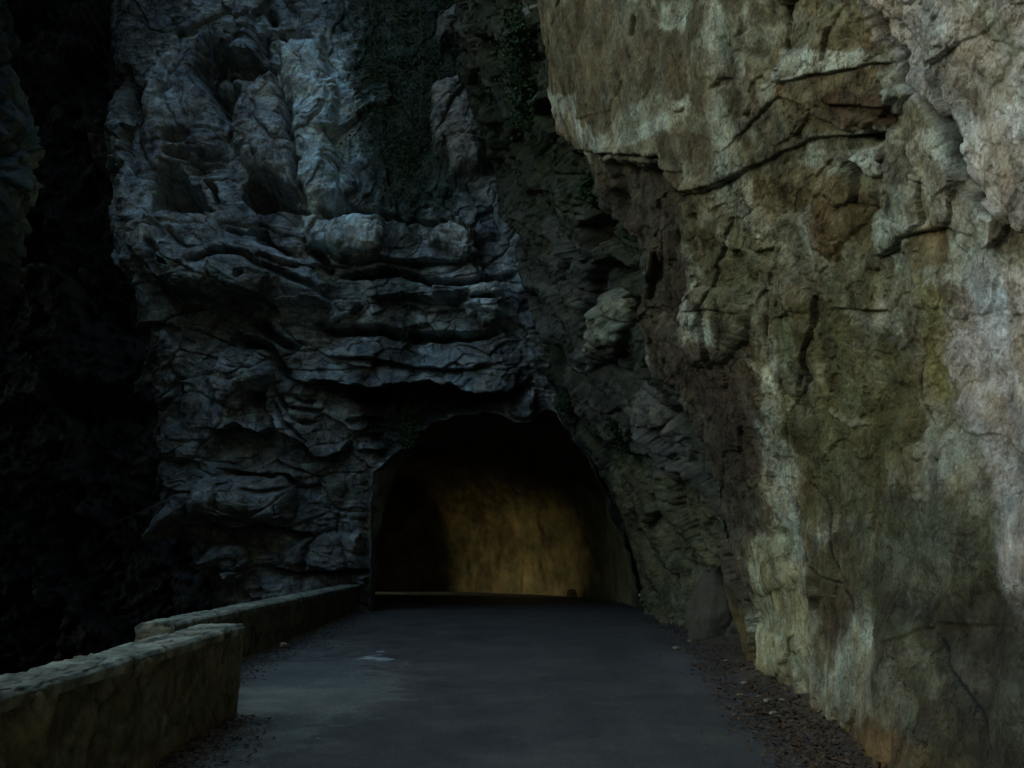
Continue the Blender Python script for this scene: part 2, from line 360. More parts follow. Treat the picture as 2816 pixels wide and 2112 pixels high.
feats1 = [
 ('step', cA((1000,700),(1180,610),(1300,660),(1500,700),(1730,730)), .55, 22),
 ('groove', cA((1130,230),(1080,350),(1000,430),(980,600),(1010,760),(1100,960),(1200,1100),(1290,1180)), .6, 16),
 ('groove', cA((1620,60),(1680,180),(1700,270)), .45, 9), ('groove', cA((1740,300),(1780,400),(1820,510)), .3, 5),
 ('groove', cA((1600,250),(1610,500),(1640,640)), .25, 6),
 ('groove', cA((1850,880),(1850,1270),(1830,1400),(1900,1520)), .35, 8),
 ('groove', cA((130,600),(120,900),(240,1150),(330,1250)), .5, 18),
 ('groove', cA((620,640),(600,850),(530,1100)), .15, 8),
 ('bump', tt((600,100),(700,90),(740,200),(740,330),(735,460),(660,470),(650,380),(625,300),(615,200)), .45, 45),
 ('bump', tt((500,190),(600,160),(620,250),(640,330),(650,440),(590,410),(520,350),(505,250)), .5, 40),
 ('bump', tt((455,60),(560,40),(575,120),(570,185),(500,160),(450,110)), .5, 35),
 ('bump', tt((300,180),(420,60),(450,120),(480,260),(500,330),(480,360),(340,370),(300,300)), .3, 60),
 ('hole', cB((1330,420),(1480,260),(1780,470),(1880,480),(1900,620),(2080,700),(1950,720),(1500,720),(1350,560)), .7, 14),
 ('hole', cB((550,240),(700,250),(900,400),(1000,560),(1110,650),(960,720),(700,690),(400,640),(420,430),(480,300)), 1.0, 22),
 ('groove', cB((560,-60),(700,-10),(900,-40)), .3, 9), ('groove', cB((560,110),(700,150),(860,165)), .3, 6), ('groove', cB((940,160),(1060,170),(1200,150)), .2, 6),
 ('hole', cB((930,340),(1060,340),(1160,560),(1100,600),(1000,430)), .4, 8),
 ('hole', cB((1200,800),(1380,830),(1540,900),(1500,950),(1200,960),(1100,900)), .6, 12),
 ('step', cB((1380,850),(1600,900),(1700,1030),(1930,1080)), .4, 10),
 ('bump', cB((200,850),(350,740),(520,760),(640,900),(830,1090),(1180,960),(1400,950),(1700,1040),(2000,1180),(2250,1400),(2250,1700),(1700,1640),(1200,1480),(900,1500),(730,1440),(560,1400),(330,1150),(190,1050)), .55, 55),
 ('step', cB((190,1100),(330,1160),(440,1330),(620,1440),(850,1500),(1000,1540),(1200,1470),(1500,1520),(1750,1640)), .8, 55),
 ('groove', cB((300,930),(450,880),(620,880),(720,1000),(820,1080)), .3, 7), ('groove', cB((440,1020),(520,1080),(540,1250),(620,1390)), .3, 8),
 ('groove', cB((850,1290),(1000,1230),(1180,1170),(1420,1170),(1600,1290),(1900,1370),(2100,1450),(2300,1640)), .35, 7),
 ('groove', cB((1560,1190),(1750,1240),(1980,1250)), .2, 6), ('hole', cB((1390,1330),(1480,1370),(1440,1440),(1390,1420)), .3, 5),
 ('hole', cB((560,1180),(700,1230),(720,1300),(600,1270)), .3, 6),
 ('bump', cM((620,560),(700,500),(830,520),(960,640),(1010,900),(960,1070),(780,1070),(660,900)), .6, 60),
 ('bump', cM((680,150),(820,-60),(1010,-60),(850,250),(680,320)), .5, 40),
 ('hole', cC((340,130),(600,220),(850,330),(1570,400),(1560,430),(760,430),(560,375),(200,380),(60,350),(280,260)), .6, 12),
 ('bump', cC((-60,380),(560,380),(740,430),(760,760),(600,740),(300,740),(100,650),(-40,580)), .40, 30),
 ('bump', cC((1240,560),(1340,440),(1560,440),(1700,560),(1740,760),(1500,790),(1400,700),(1250,640)), .35, 26),
 ('step', cC((0,590),(100,650),(250,740),(450,790),(700,770),(1000,800),(1200,790),(1700,800)), .35, 11),
 ('groove', cC((290,950),(450,950),(700,900),(880,890),(1050,950),(1350,1030),(1540,1050),(1800,1000),(2080,950)), .55, 7),
 ('step', cC((290,950),(450,950),(700,900),(880,890),(1050,950),(1350,1030),(1540,1050),(1800,1000),(2080,950)), .2, 14),
 ('groove', cC((1640,1230),(1700,1210),(1800,1210),(1980,1180)), .3, 5),
 ('bump', cC((1240,1030),(1550,1070),(1940,1000),(1990,1200),(2040,1460),(1750,1470),(1590,1380),(1580,1240),(1250,1160)), .4, 22),
 ('step', cC((640,1140),(1100,1170),(1580,1240)), .4, 22),
 ('groove', cC((0,1440),(250,1510),(500,1500),(720,1480),(930,1560),(1300,1560),(1600,1600),(2000,1530)), .5, 8),
 ('step', cC((0,1440),(250,1510),(500,1500),(720,1480),(930,1560),(1300,1560),(1600,1600),(2000,1530)), .25, 14),
 ('groove', cC((0,640),(80,720),(240,930)), .5, 9),
 ('step', cG((0,620),(200,630),(420,650),(540,680),(660,690),(900,690),(1080,650)), .35, 8),
 ('step', cG((200,840),(600,820),(960,850),(1200,800)), .5, 40),
 ('step', cG((-120,760),(0,800),(200,810),(440,800),(600,770),(760,790),(830,830),(950,835),(1130,820),(1250,750)), .9, 32),
 ('hole', cG((110,850),(300,820),(420,850),(350,930),(170,930)), .5, 10),
 ('step', cG((90,1010),(220,1000),(360,990)), .3, 8), ('step', cG((130,1095),(250,1090),(340,1085)), .35, 8), ('step', cG((160,1185),(350,1190)), .3, 8),
 ('bump', cG((1050,850),(1150,830),(1270,820),(1285,990),(1200,1020),(1090,990)), .45, 20),
 ('groove', cD((1100,60),(1250,230),(1400,330),(1560,390)), .5, 9), ('groove', cD((870,250),(1080,360),(1250,400),(1370,600),(1520,680)), .5, 10),
 ('step', cD((1400,640),(1560,720),(1900,790),(2010,770),(2212,800)), .4, 12),
 ('bump', cD((700,520),(900,360),(1150,370),(1300,560),(1300,720),(1200,820),(1030,820),(1020,1020),(880,1040),(730,960),(650,700)), .5, 32),
 ('hole', cD((1030,800),(1200,820),(1270,720),(1240,900),(1200,1050),(1030,980)), .35, 10),
 ('step', cD((640,1200),(780,1210),(950,1170),(1060,1230),(1180,1260),(1250,1200)), .7, 28),
 ('groove', cD((1280,900),(1350,1050),(1480,1200),(1650,1380)), .25, 4), ('groove', cD((1300,780),(1420,980),(1700,1040),(1820,1030)), .25, 4),
 ('groove', cD((1340,900),(1450,1080),(1600,1150),(1750,1150)), .2, 4), ('groove', cD((1480,860),(1600,940),(1750,950)), .2, 4),
 ('step', cD((1260,1050),(1400,1250),(1600,1380),(1700,1470),(1850,1490),(1950,1440),(2000,1300)), .5, 20),
 ('groove', cD((300,700),(310,1000),(330,1200)), .3, 9), ('groove', cD((640,700),(700,850),(720,1000)), .35, 8),
 ('bump', cE((350,330),(480,240),(750,220),(950,185),(1200,200),(1370,320),(1400,500),(1380,650),(1100,690),(900,640),(400,640),(280,500)), .75, 48),
 ('groove', cE((870,330),(1000,355),(1220,345),(1380,320)), .22, 5),
 ('step', cE((560,140),(900,180),(1150,180),(1300,200),(1400,300)), .4, 8),
 ('bump', cE((30,600),(90,470),(200,410),(300,500),(300,650),(120,760),(40,690)), .6, 30),
 ('step', cE((350,640),(700,740),(1050,690),(1350,735),(1560,780)), .6, 22),
 ('bump', cE((1000,770),(1300,760),(1540,770),(1450,1150),(1300,1160),(1200,870)), .3, 18),
 ('bump', cE((1560,790),(2000,810),(2080,1150),(1500,1150)), .3, 16),
 ('step', cE((1000,1120),(1400,1150),(1700,1165),(2050,1150)), .4, 18),
 ('bump', cE((460,980),(620,860),(830,870),(870,1250),(700,1300),(420,1080)), .55, 28),
 ('bump', cE((1000,1250),(1400,1180),(1700,1170),(2060,1200),(2000,1330),(1000,1480)), .3, 16),
]
feats1 = [(k_, p_, a_ * (2.4 if k_ == 'hole' else 1.3 if k_ == 'groove' else 1.15), w_) for k_, p_, a_, w_ in feats1]
big = carve(TX, TY, feats1, wob)
# bedded blocks, beds gently folded
warp = fbm(P0, .35, 3, .5, 21)
Q = P0 * np.array([.7, .7, 1.5]); Q[..., 2] = np.interp(P0[..., 2], [-30, 8, 9.5, 42], [-45, 12, 13.4, 31]); Q[..., 2] += warp * 1.2 + .12 * P0[..., 0]; Q[..., 0] += fbm(P0, .8, 3, .5, 25) * .5
v1, e1 = worley(Q, 3, .8)
Q2 = P0 * np.array([2.1, 2.1, 4.0]); Q2[..., 2] = np.interp(P0[..., 2], [-30, 8, 9.5, 42], [-120, 32, 36, 86]); Q2[..., 2] += warp * 3 + fbm(P0, 1.5, 3, .5, 27) * .8; Q2[..., 0] += fbm(P0, 2.0, 2, .5, 29) * .6
v2, e2 = worley(Q2, 13, .8)
rough1 = fbm(P0, 2.0, 7, .55, 31); rid = fbm(P0 * np.array([1, 1, 1.8]), 3.0, 5, .55, 33, True)
bedfold = fbm(P0 * np.array([.25, .25, 1.0]) + np.stack([0 * warp, 0 * warp, warp * .9], -1), 4.2, 4, .55, 35, True)
disp = big * 1.15 + .24 * v1 - .07 * np.exp(-(e1 / .05) ** 2) + .06 * v2 - .02 * np.exp(-(e2 / .06) ** 2) + .13 * rough1 + .03 * rid + .05 * bedfold
# quiet the rock at the tunnel mouth's rim
md, ms, _ = seg_dist(TX, TY, MOUTH)
N0 = normals(P0)
if N0[500, 500, 1] > 0: N0 = -N0
calm = sstep(0, 14, md)
onface = (TX > 760) & (TX < 1420) & (TY > 850)
disp = np.where(onface & (md < 26), disp * calm + .12 * (1 - calm), disp)
disp = disp * (.25 + .75 * sstep(-5, -1.5, ss))[None, :]
P1 = P0 + N0 * disp[..., None]
inm = inside(TX, TY, MOUTH) & (ss[None, :] > 1)
exit_ = (P0[..., 1] > 30.9) & (P0[..., 1] < 34.9) & (P0[..., 2] > -.1) & (P0[..., 2] < 3.9) & (ss[None, :] < -3)
inm = inm | exit_
keep = ~(inm[:-1, :-1] & inm[1:, 1:] & inm[:-1, 1:] & inm[1:, :-1])
col = np.ones(P0.shape) * np.array([.265, .285, .285])
g = fbm(P0, .9, 6, .6, 41); g2 = fbm(P0 * np.array([1.6, 1, .45]), 1.3, 5, .6, 43)
col *= (1 + .55 * g + .3 * g2)[..., None]
damp = sstep(.0, .5, fbm(P0 * np.array([1.3, 1, .3]), .8, 5, .6, 47))[..., None]
col = col * (1 - .75 * damp) + np.array([.05, .045, .04]) * .75 * damp
pale, grey, dark = (.60, .67, .66), (.34, .35, .36), (.045, .04, .032)
moss = (.022, .034, .014)
patch1 = [
 (tt((-100,-60),(330,-60),(420,20),(300,160),(215,400),(180,1400),(-100,1400)), (.06,.065,.06), 40, .85),  # left edge: shade painted into the rock colour
 (tt((560,-60),(1040,-60),(1060,250),(1000,480),(900,470),(800,460),(775,300),(770,100),(740,0)), moss, 45, .85),
 (tt((860,300),(900,300),(905,860),(870,860)), moss, 10, .7),
 (cM((620,560),(830,520),(960,640),(1010,900),(960,1070),(780,1070),(660,900),(650,700)), (.27,.26,.24), 10, .9),
 (cM((680,150),(820,0),(1000,0),(850,250),(680,320)), (.2,.19,.18), 12, .7),
 (tt((600,110),(720,60),(765,200),(765,330),(740,460),(665,470),(650,380),(625,300)), pale, 14, .85),
 (tt((520,200),(620,180),(640,330),(650,440),(590,410),(525,340)), (.38,.38,.37), 14, .7),
 (cC((-60,380),(560,380),(740,430),(760,760),(300,740),(-40,580)), pale, 8, .9),
 (cC((1260,600),(1340,460),(1540,450),(1640,600),(1700,700),(1500,780),(1400,690)), (.5,.52,.5), 8, .8),
 (cC((1560,1080),(1940,1000),(1990,1200),(1700,1220),(1540,1180)), pale, 7, .85),
 (cC((1590,1260),(1900,1230),(1880,1420),(1750,1470),(1600,1360)), pale, 6, .9),
 (cC((1340,930),(1500,800),(1560,830),(1850,880),(1700,1000),(1450,1040)), (.42,.43,.42), 8, .7),
 (cB((1430,1050),(1600,1030),(1950,1120),(2000,1230),(1700,1180),(1500,1150)), (.42,.45,.46), 8, .8),
 (cE((560,260),(750,220),(950,185),(1200,200),(1370,320),(1000,350),(800,280)), (.42,.42,.38), 6, .85),
 (tt((740,850),(900,840),(1140,850),(1200,870),(1180,905),(960,910),(870,990),(800,1010),(790,930)), (.02,.018,.014), 18, .9),  # shade under the overhang above the mouth, painted into the colour
 (tt((780,1000),(818,1000),(818,1330),(780,1330)), (.09,.075,.045), 8, .8),
 (tt((-100,600),(330,640),(420,900),(480,1150),(500,1420),(-100,1420)), (.05,.05,.042), 60, .6),  # lower left shade painted into the colour
 (tt((330,900),(780,960),(800,1420),(300,1420)), (.13,.135,.13), 60, .55),  # cliff bottom darkened: shade painted into the colour
 (tt((1030,860),(1100,850),(1165,850),(1165,900),(1120,912),(1070,905)), (.2,.19,.17), 6, .7),
 (tt((380,640),(600,690),(560,760),(420,760),(350,720)), dark, 20, .6),  # painted shade beneath the bulging roll
 (cA((1150,380),(1400,380),(1420,560),(1200,560)), (.08,.07,.03), 8, .7),
]
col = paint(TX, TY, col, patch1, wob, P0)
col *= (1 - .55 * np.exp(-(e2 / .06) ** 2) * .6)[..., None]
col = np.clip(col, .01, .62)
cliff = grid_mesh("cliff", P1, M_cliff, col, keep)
tag(cliff, "grey bedded limestone cliff above the road tunnel", "cliff", kind="structure")
S1 = (TX, TY, P1)

# ================================================================== 2  LEANING STRATA between the mouth and the near wall
zs2 = np.concatenate([np.linspace(-.6, 14.5, 760), np.linspace(14.5, 42, 50)[1:]])
ys2 = 1 / np.linspace(1 / 9.5, 1 / 22.6, 420)
Zg, Yg = np.meshgrid(zs2, ys2, indexing='ij')
rec = 1.25 * sstep(20, 12.5, Yg) * sstep(-.5, 1.5, Zg) + .1
up = np.clip(Zg - 14, 0, 30) * .05
P0 = np.stack([wall2_x(Zg) + rec - .02 * (Yg - 22) + up, Yg, Zg], -1)
TX, TY = proj(P0)
wob = (fbm(P0, 1.6, 4, .55, 105) * 22, fbm(P0, 1.6, 4, .55, 109) * 22)
feats2 = [
 ('hole', cG((1520,60),(1740,0),(1850,100),(1700,250),(1620,420),(1540,380)), .5, 12),
 ('hole', cF((800,830),(1000,680),(1300,780),(1250,900),(900,1100)), .5, 12),
 ('bump', cG((1600,500),(1650,330),(1750,240),(1890,200),(1905,400),(1850,500),(1750,640),(1600,720),(1560,620)), .3, 26),
 ('step', cG((1300,900),(1430,1040),(1560,1150),(1700,1400)), .3, 16),
 ('groove', cG((1150,200),(1200,420),(1320,560),(1520,780),(1600,860)), .35, 14),
 ('groove', cG((1520,100),(1560,400),(1560,600)), .3, 10),
 ('groove', cM((960,550),(1020,700),(1080,900),(1100,1150)), .5, 18),
 ('groove', cM((960,1240),(1050,1350),(1150,1500)), .3, 10),
 ('step', cM((960,1240),(900,1320),(820,1400)), .25, 14),
 ('bump', cG((1900,1000),(1900,800),(2000,750),(2150,860),(2260,1200),(2212,1350),(2040,1350),(1960,1200)), .18, 40),
]
big = carve(TX, TY, feats2, wob)
# strata planes dip: run down to the right
Q = np.stack([P0[..., 0] * .9, (P0[..., 1] - 1.07 * P0[..., 2]) * .95, (P0[..., 1] + .94 * P0[..., 2]) * .24], -1) * 1.25
Q += fbm(P0, .7, 3, .5, 121)[..., None] * .4
v1, e1 = worley(Q, 43, .8)
v2, e2 = worley(Q * 2.7 + 3 + fbm(P0, 2.5, 3, .5, 123)[..., None] * .5, 53, .8)
disp = big + .30 * v1 - .10 * np.exp(-(e1 / .06) ** 2) + .06 * v2 - .02 * np.exp(-(e2 / .09) ** 2) + .10 * fbm(P0, 2, 7, .55, 131) + .05 * fbm(P0 * np.array([1, .6, 1.6]), 5, 4, .5, 133, True)
N0 = normals(P0)
if N0[300, 200, 0] > 0: N0 = -N0
disp *= .35 + .65 * sstep(22.4, 20.5, Yg)
P1 = P0 + N0 * disp[..., None]
col = np.ones(P0.shape) * np.array([.085, .082, .062])
col *= (1 + .5 * fbm(P0, 1.1, 6, .6, 141) + .3 * fbm(P0 * np.array([1, 1, .4]), 2, 5, .6, 143))[..., None]
mz = sstep(-.15, .35, fbm(P0 * np.array([1, 1, .6]), 1.1, 6, .62, 147))[..., None] * .8
col = col * (1 - mz) + np.array([.028, .032, .014]) * mz
patch2 = [
 (tt((1000,-60),(1200,-60),(1260,350),(1300,450),(1100,460),(1040,300)), (.03,.036,.016), 22, .7),
 (cM((1120,240),(1180,30),(1240,20),(1210,120),(1150,260)), (.34,.34,.31), 7, .7),
 (cM((880,1300),(960,1220),(1000,1300),(1080,1400),(1120,1490),(1040,1420),(950,1330)), (.18,.17,.15), 7, .7),
 (cG((1610,520),(1650,340),(1760,240),(1890,210),(1890,400),(1700,560),(1620,560)), (.25,.25,.18), 8, .7),
 (cG((1580,660),(1680,620),(1700,650),(1620,720)), (.5,.5,.42), 4, .8),
 (cG((1280,850),(1420,1030),(1560,1140),(1700,1330),(1640,1290),(1500,1130),(1320,930)), (.24,.21,.16), 6, .7),
 (cG((1200,0),(1500,0),(1560,420),(1380,560),(1240,500),(1180,200)), (.11,.105,.09), 14, .6),
 (cG((1880,1000),(1880,800),(2000,750),(2150,860),(2300,1250),(2040,1350),(1960,1200)), (.15,.14,.12), 12, .85),
 (tt((1330,980),(1560,1080),(1560,1400),(1380,1400),(1330,1150)), (.13,.115,.055), 20, .7),
]
col = paint(TX, TY, col, patch2, wob, P0)
col = np.clip(col, .01, .6)
strata = grid_mesh("leaning_rock", P1, M_strata, col, flip=True)
tag(strata, "dark leaning mossy rock strata right of the tunnel mouth", "rock", kind="structure")
S2 = (TX, TY, P1)

# ================================================================== 3  NEAR RIGHT WALL
inv = np.linspace(1 / 3.6, 1 / 12.4, 800)
ys3 = np.concatenate([np.linspace(-16, 3.6, 90)[:-1], 1 / inv])
ncurl = 46
zs3 = np.concatenate([np.linspace(-.5, 5.4, 720), np.linspace(5.4, 11.5, 420)[1:], np.linspace(11.5, 36, 50)[1:]])
def wall3_x(y, z):
    far = np.interp(z, [-.6, 0, 2, 4.4, 6.1, 9, 12, 15, 36], [3.15, 2.95, 2.62, 1.72, 1.15, .42, .05, .4, 5.5])
    near = np.interp(z, [-.6, 0, 1, 2.5, 4.2, 6, 8, 12, 36], [2.45, 2.42, 2.68, 2.88, 2.6, 2.15, 1.9, 2.0, 6.0])
    k = sstep(5.5, 12.0, y)
    return near * (1 - k) + far * k
Zg, Yg = np.meshgrid(zs3, ys3, indexing='ij')
X3 = wall3_x(Yg, Zg)
# outline of the far end
EDGE = [(1170, -30), (1170, 0), (1192, 130), (1183, 250), (1210, 300), (1250, 325), (1290, 370), (1310, 440), (1380, 560), (1388, 700), (1400, 790), (1470, 850), (1530, 960), (1556, 1100), (1560, 1200), (1590, 1330), (1610, 1430)]
ez, ey = [], []
for tx, ty in EDGE[::-1]:
    r = ray(tx, ty); lo, hi = 6.0, 16.0
    # march to the wall
    best = None
    for Y in np.linspace(5, 16, 1200):
        p = CAM + r * (Y / r[1])
        if p[0] >= float(wall3_x(np.array(Y), np.array(p[2]))): best = p; break
    if best is None: best = CAM + r * (12.4 / r[1])
    ez.append(best[2]); ey.append(min(best[1], 13.5))
print("edge", [(round(a, 2), round(b, 2)) for a, b in zip(ez, ey)])
yedge = np.interp(zs3, ez, ey) + .12 * fbm(np.stack([zs3 * 0, zs3 * 0, zs3], -1), 2.2, 4, .6, 77)
# remap the far columns onto the edge line, then curl away
u = np.clip((ys3 - 3.6) / (12.4 - 3.6), 0, 1)
Yg = np.where(ys3[None, :] > 3.6, 3.6 + u[None, :] * (yedge[:, None] - 3.6), Yg)
X3 = wall3_x(Yg, Zg)
a = np.linspace(0, 1, ncurl + 1)[1:]
Xc = X3[:, -1:] + (a ** 1.4)[None, :] * 3.2; Yc = Yg[:, -1:] + .28 * np.sin(a * math.pi * .5)[None, :]
X3 = np.concatenate([X3, Xc], 1); Yg = np.concatenate([Yg, Yc], 1); Zg = np.concatenate([Zg, np.repeat(zs3[:, None], ncurl, 1)], 1)
P0 = np.stack([X3, Yg, Zg], -1)
TX, TY = proj(P0)
wob = (fbm(P0, 3.0, 4, .55, 205) * 16, fbm(P0, 3.0, 4, .55, 209) * 16)
CRACKS = []
def cr(p, d=.05, w=2.2):
    CRACKS.append((p, d, max(1.4, w * (.62 if d < .15 else .75)))); return ('groove', p, d * .9, w)
feats3 = [
 ('shift', tt((1100,-60),(1190,270),(1250,325),(1300,333),(1430,341),(1442,385),(1470,418),(1560,398),(1680,338),(1760,302),(1880,290),(1960,200),(1930,100),(1880,-60)), .09, 6),
 cr(tt((1190,270),(1250,325),(1300,333),(1430,341),(1442,385),(1470,418)), .1, 3.5),
 cr(r1((1310,0),(1360,80),(1400,200),(1480,330),(1490,490),(1580,570),(1660,680),(1730,770),(1760,920),(1850,1100),(1980,1270),(2080,1330)), .20, 4.2),
 ('step', r1((2080,1330),(1980,1270),(1850,1100),(1760,920),(1730,770),(1660,680),(1580,570),(1490,490),(1480,330),(1400,200),(1360,80),(1310,0)), .06, 40),
 cr(r1((1530,790),(1510,940),(1560,1090),(1640,1130),(1700,1300),(1770,1480),(1880,1590)), .06), cr(r1((1430,900),(1360,1080),(1390,1390),(1430,1420),(1450,1650)), .07),
 ('hole', r1((1080,830),(1420,790),(1400,860),(1300,900),(1250,860)), .16, 5), ('hole', r1((90,680),(280,610),(180,650),(150,690)), .10, 3),
 ('hole', r1((340,540),(400,470),(490,460),(470,520)), .1, 3), ('hole', r1((510,1490),(600,1520),(700,1500),(700,1540),(640,1590)), .12, 4),
 ('hole', cM((1890,90),(1925,110),(1915,235),(1865,230)), .12, 3),
 ('step', r1((720,340),(760,480),(1100,430),(1370,360),(1480,370)), .09, 14), cr(r1((770,0),(820,150),(835,260)), .05),
 ('bump', r1((940,1050),(1120,1030),(1260,1130),(1270,1250),(1150,1400),(1000,1600),(900,1400)), .10, 30),
 ('hole', tt((1300,345),(1430,350),(1445,390),(1475,430),(1500,700),(1430,760),(1390,690),(1310,440)), .35, 30),
 ('hole', r1((1280,620),(1420,640),(1440,760),(1300,740),(1150,700),(1050,620)), .10, 10),
 ('bump', r1((1200,900),(1400,880),(1400,1080),(1250,1100),(1130,980)), .1, 12),
 cr(r1((0,950),(30,1080),(120,1190)), .12, 3), ('step', r1((30,1080),(120,1190),(300,1150),(540,1040)), .10, 12),
 cr(r2((640,100),(670,270),(660,500),(740,650),(760,850),(800,1000),(790,1250)), .07), cr(r2((790,1250),(840,1330),(1000,1500),(1030,1659)), .06),
 cr(r2((1570,560),(1580,880),(1640,1040),(1700,1300),(1700,1500)), .06), cr(r2((1500,1150),(1520,1300),(1580,1500),(1650,1650)), .05),
 ('bump', r2((220,200),(500,180),(560,300),(540,540),(430,640),(280,690),(120,660),(80,450)), .22, 40),
 ('step', r2((200,320),(400,320),(520,340)), .08, 8), cr(r2((0,790),(100,820),(200,910),(250,1020),(290,1160),(340,1400),(345,1600)), .12, 3),
 ('bump', r2((700,850),(790,1000),(800,1240),(690,1240),(700,1000)), .06, 8),
 ('hole', r2((1040,820),(1080,830),(1060,860),(1030,850)), .08, 3), ('hole', r2((990,1250),(1030,1240),(1020,1280),(995,1285)), .08, 3),
 ('hole', r2((1550,1240),(1610,1250),(1600,1280),(1560,1270)), .07, 3), ('hole', r2((1370,1130),(1400,1130),(1390,1190),(1370,1180)), .07, 3),
 ('step', r2((1030,960),(1150,1050),(1300,1030)), .07, 10), ('step', r2((1040,330),(1200,340),(1400,350)), .09, 10),
 ('step', r3((560,1050),(550,900),(560,750),(480,650),(420,480),(385,300),(375,150)), .22, 30),
 ('hole', r3((930,430),(1010,500),(1020,620),(960,700),(900,720),(940,600)), .16, 8),
 ('step', r3((870,1310),(850,1150),(800,1030),(770,960)), .14, 18),
 cr(r3((820,0),(830,150),(900,300),(930,430)), .08, 4), cr(r3((930,430),(1000,500),(1120,540),(1190,740)), .05, 3), cr(r3((1000,0),(1030,250),(1060,380),(1120,520)), .05, 3),
 ('bump', r3((380,250),(500,200),(800,300),(830,560),(600,620),(430,520)), .12, 40),
 ('bump', r3((560,780),(740,860),(760,1000),(780,1160),(600,1180),(550,900)), .14, 30),
 cr(r3((1700,850),(1750,1050),(1900,1300),(2000,1600)), .04, 5),
 ('bump', tt((2130,-50),(2300,-50),(2300,700),(2200,760),(2170,600),(2120,400)), .05, 60),
]
big = carve(TX, TY, feats3, wob)
Q = np.stack([P0[..., 0], P0[..., 1] * .55, P0[..., 2] * .8 - P0[..., 1] * .2], -1) * 1.25 + fbm(P0, .9, 3, .5, 221)[..., None] * .35
v1, e1 = worley(Q, 63, 1.0)
Q2 = np.stack([P0[..., 0], P0[..., 1] * .8, P0[..., 2]], -1) * 4.0 + fbm(P0, 2.5, 3, .5, 223)[..., None] * .5
v2, e2 = worley(Q2, 73, 1.0)
blocky = sstep(1.6, 4.0, Zg) * sstep(4.0, 6.5, Yg)
SLAB = [(1120,-80),(1190,270),(1250,325),(1300,333),(1430,341),(1470,410),(1560,390),(1640,250),(1600,100),(1640,-80)]
slab_in = inside(TX, TY, SLAB); slab_d, _, _ = seg_dist(TX, TY, SLAB + [SLAB[0]])
quiet = 1 - .75 * np.where(slab_in, sstep(0, 25, slab_d), 0)
v1 = v1 * quiet; v2 = v2 * quiet; e1 = e1 + (1 - quiet)
n1 = fbm(P0, 1.5, 7, .52, 231); flut = fbm(P0 * np.array([1, 1.0, .18]), 1.6, 4, .5, 235)
rdg = fbm(P0 * np.array([1, .9, .8]) + .2 * fbm(P0, 2, 3, .5, 271)[..., None], 2.6, 6, .55, 273, True)
v3, e3 = worley(Q2 * 2.6 + .6 * fbm(P0, 6, 3, .5, 275)[..., None], 277, 1.2)
disp = (.035 * rdg + .010 * v3 - .004 * np.exp(-(e3 / .06) ** 2)) * (.25 + .75 * quiet) * (.4 + .6 * sstep(.6, 2.2, Zg)) + big * .55 + .055 * v1 * (.5 + .7 * blocky) - .008 * np.exp(-(e1 / .02) ** 2) * blocky + .026 * v2 * (.3 + blocky) - .006 * np.exp(-(e2 / .04) ** 2) * blocky + .06 * n1 + .10 * flut * sstep(3.5, .5, Zg)
N0 = normals(P0)
if N0[300, 300, 0] > 0: N0 = -N0
P1 = P0 + N0 * disp[..., None]
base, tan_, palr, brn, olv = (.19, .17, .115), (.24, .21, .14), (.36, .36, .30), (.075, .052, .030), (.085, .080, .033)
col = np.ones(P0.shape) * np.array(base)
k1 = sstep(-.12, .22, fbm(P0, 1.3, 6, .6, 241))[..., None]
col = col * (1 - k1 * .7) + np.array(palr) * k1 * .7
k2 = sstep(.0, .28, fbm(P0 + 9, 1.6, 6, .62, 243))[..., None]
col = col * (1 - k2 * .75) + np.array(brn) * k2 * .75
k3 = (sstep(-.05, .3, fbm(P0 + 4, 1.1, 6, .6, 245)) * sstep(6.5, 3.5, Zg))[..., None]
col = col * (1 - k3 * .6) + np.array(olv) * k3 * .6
lightp = (.40, .365, .34)
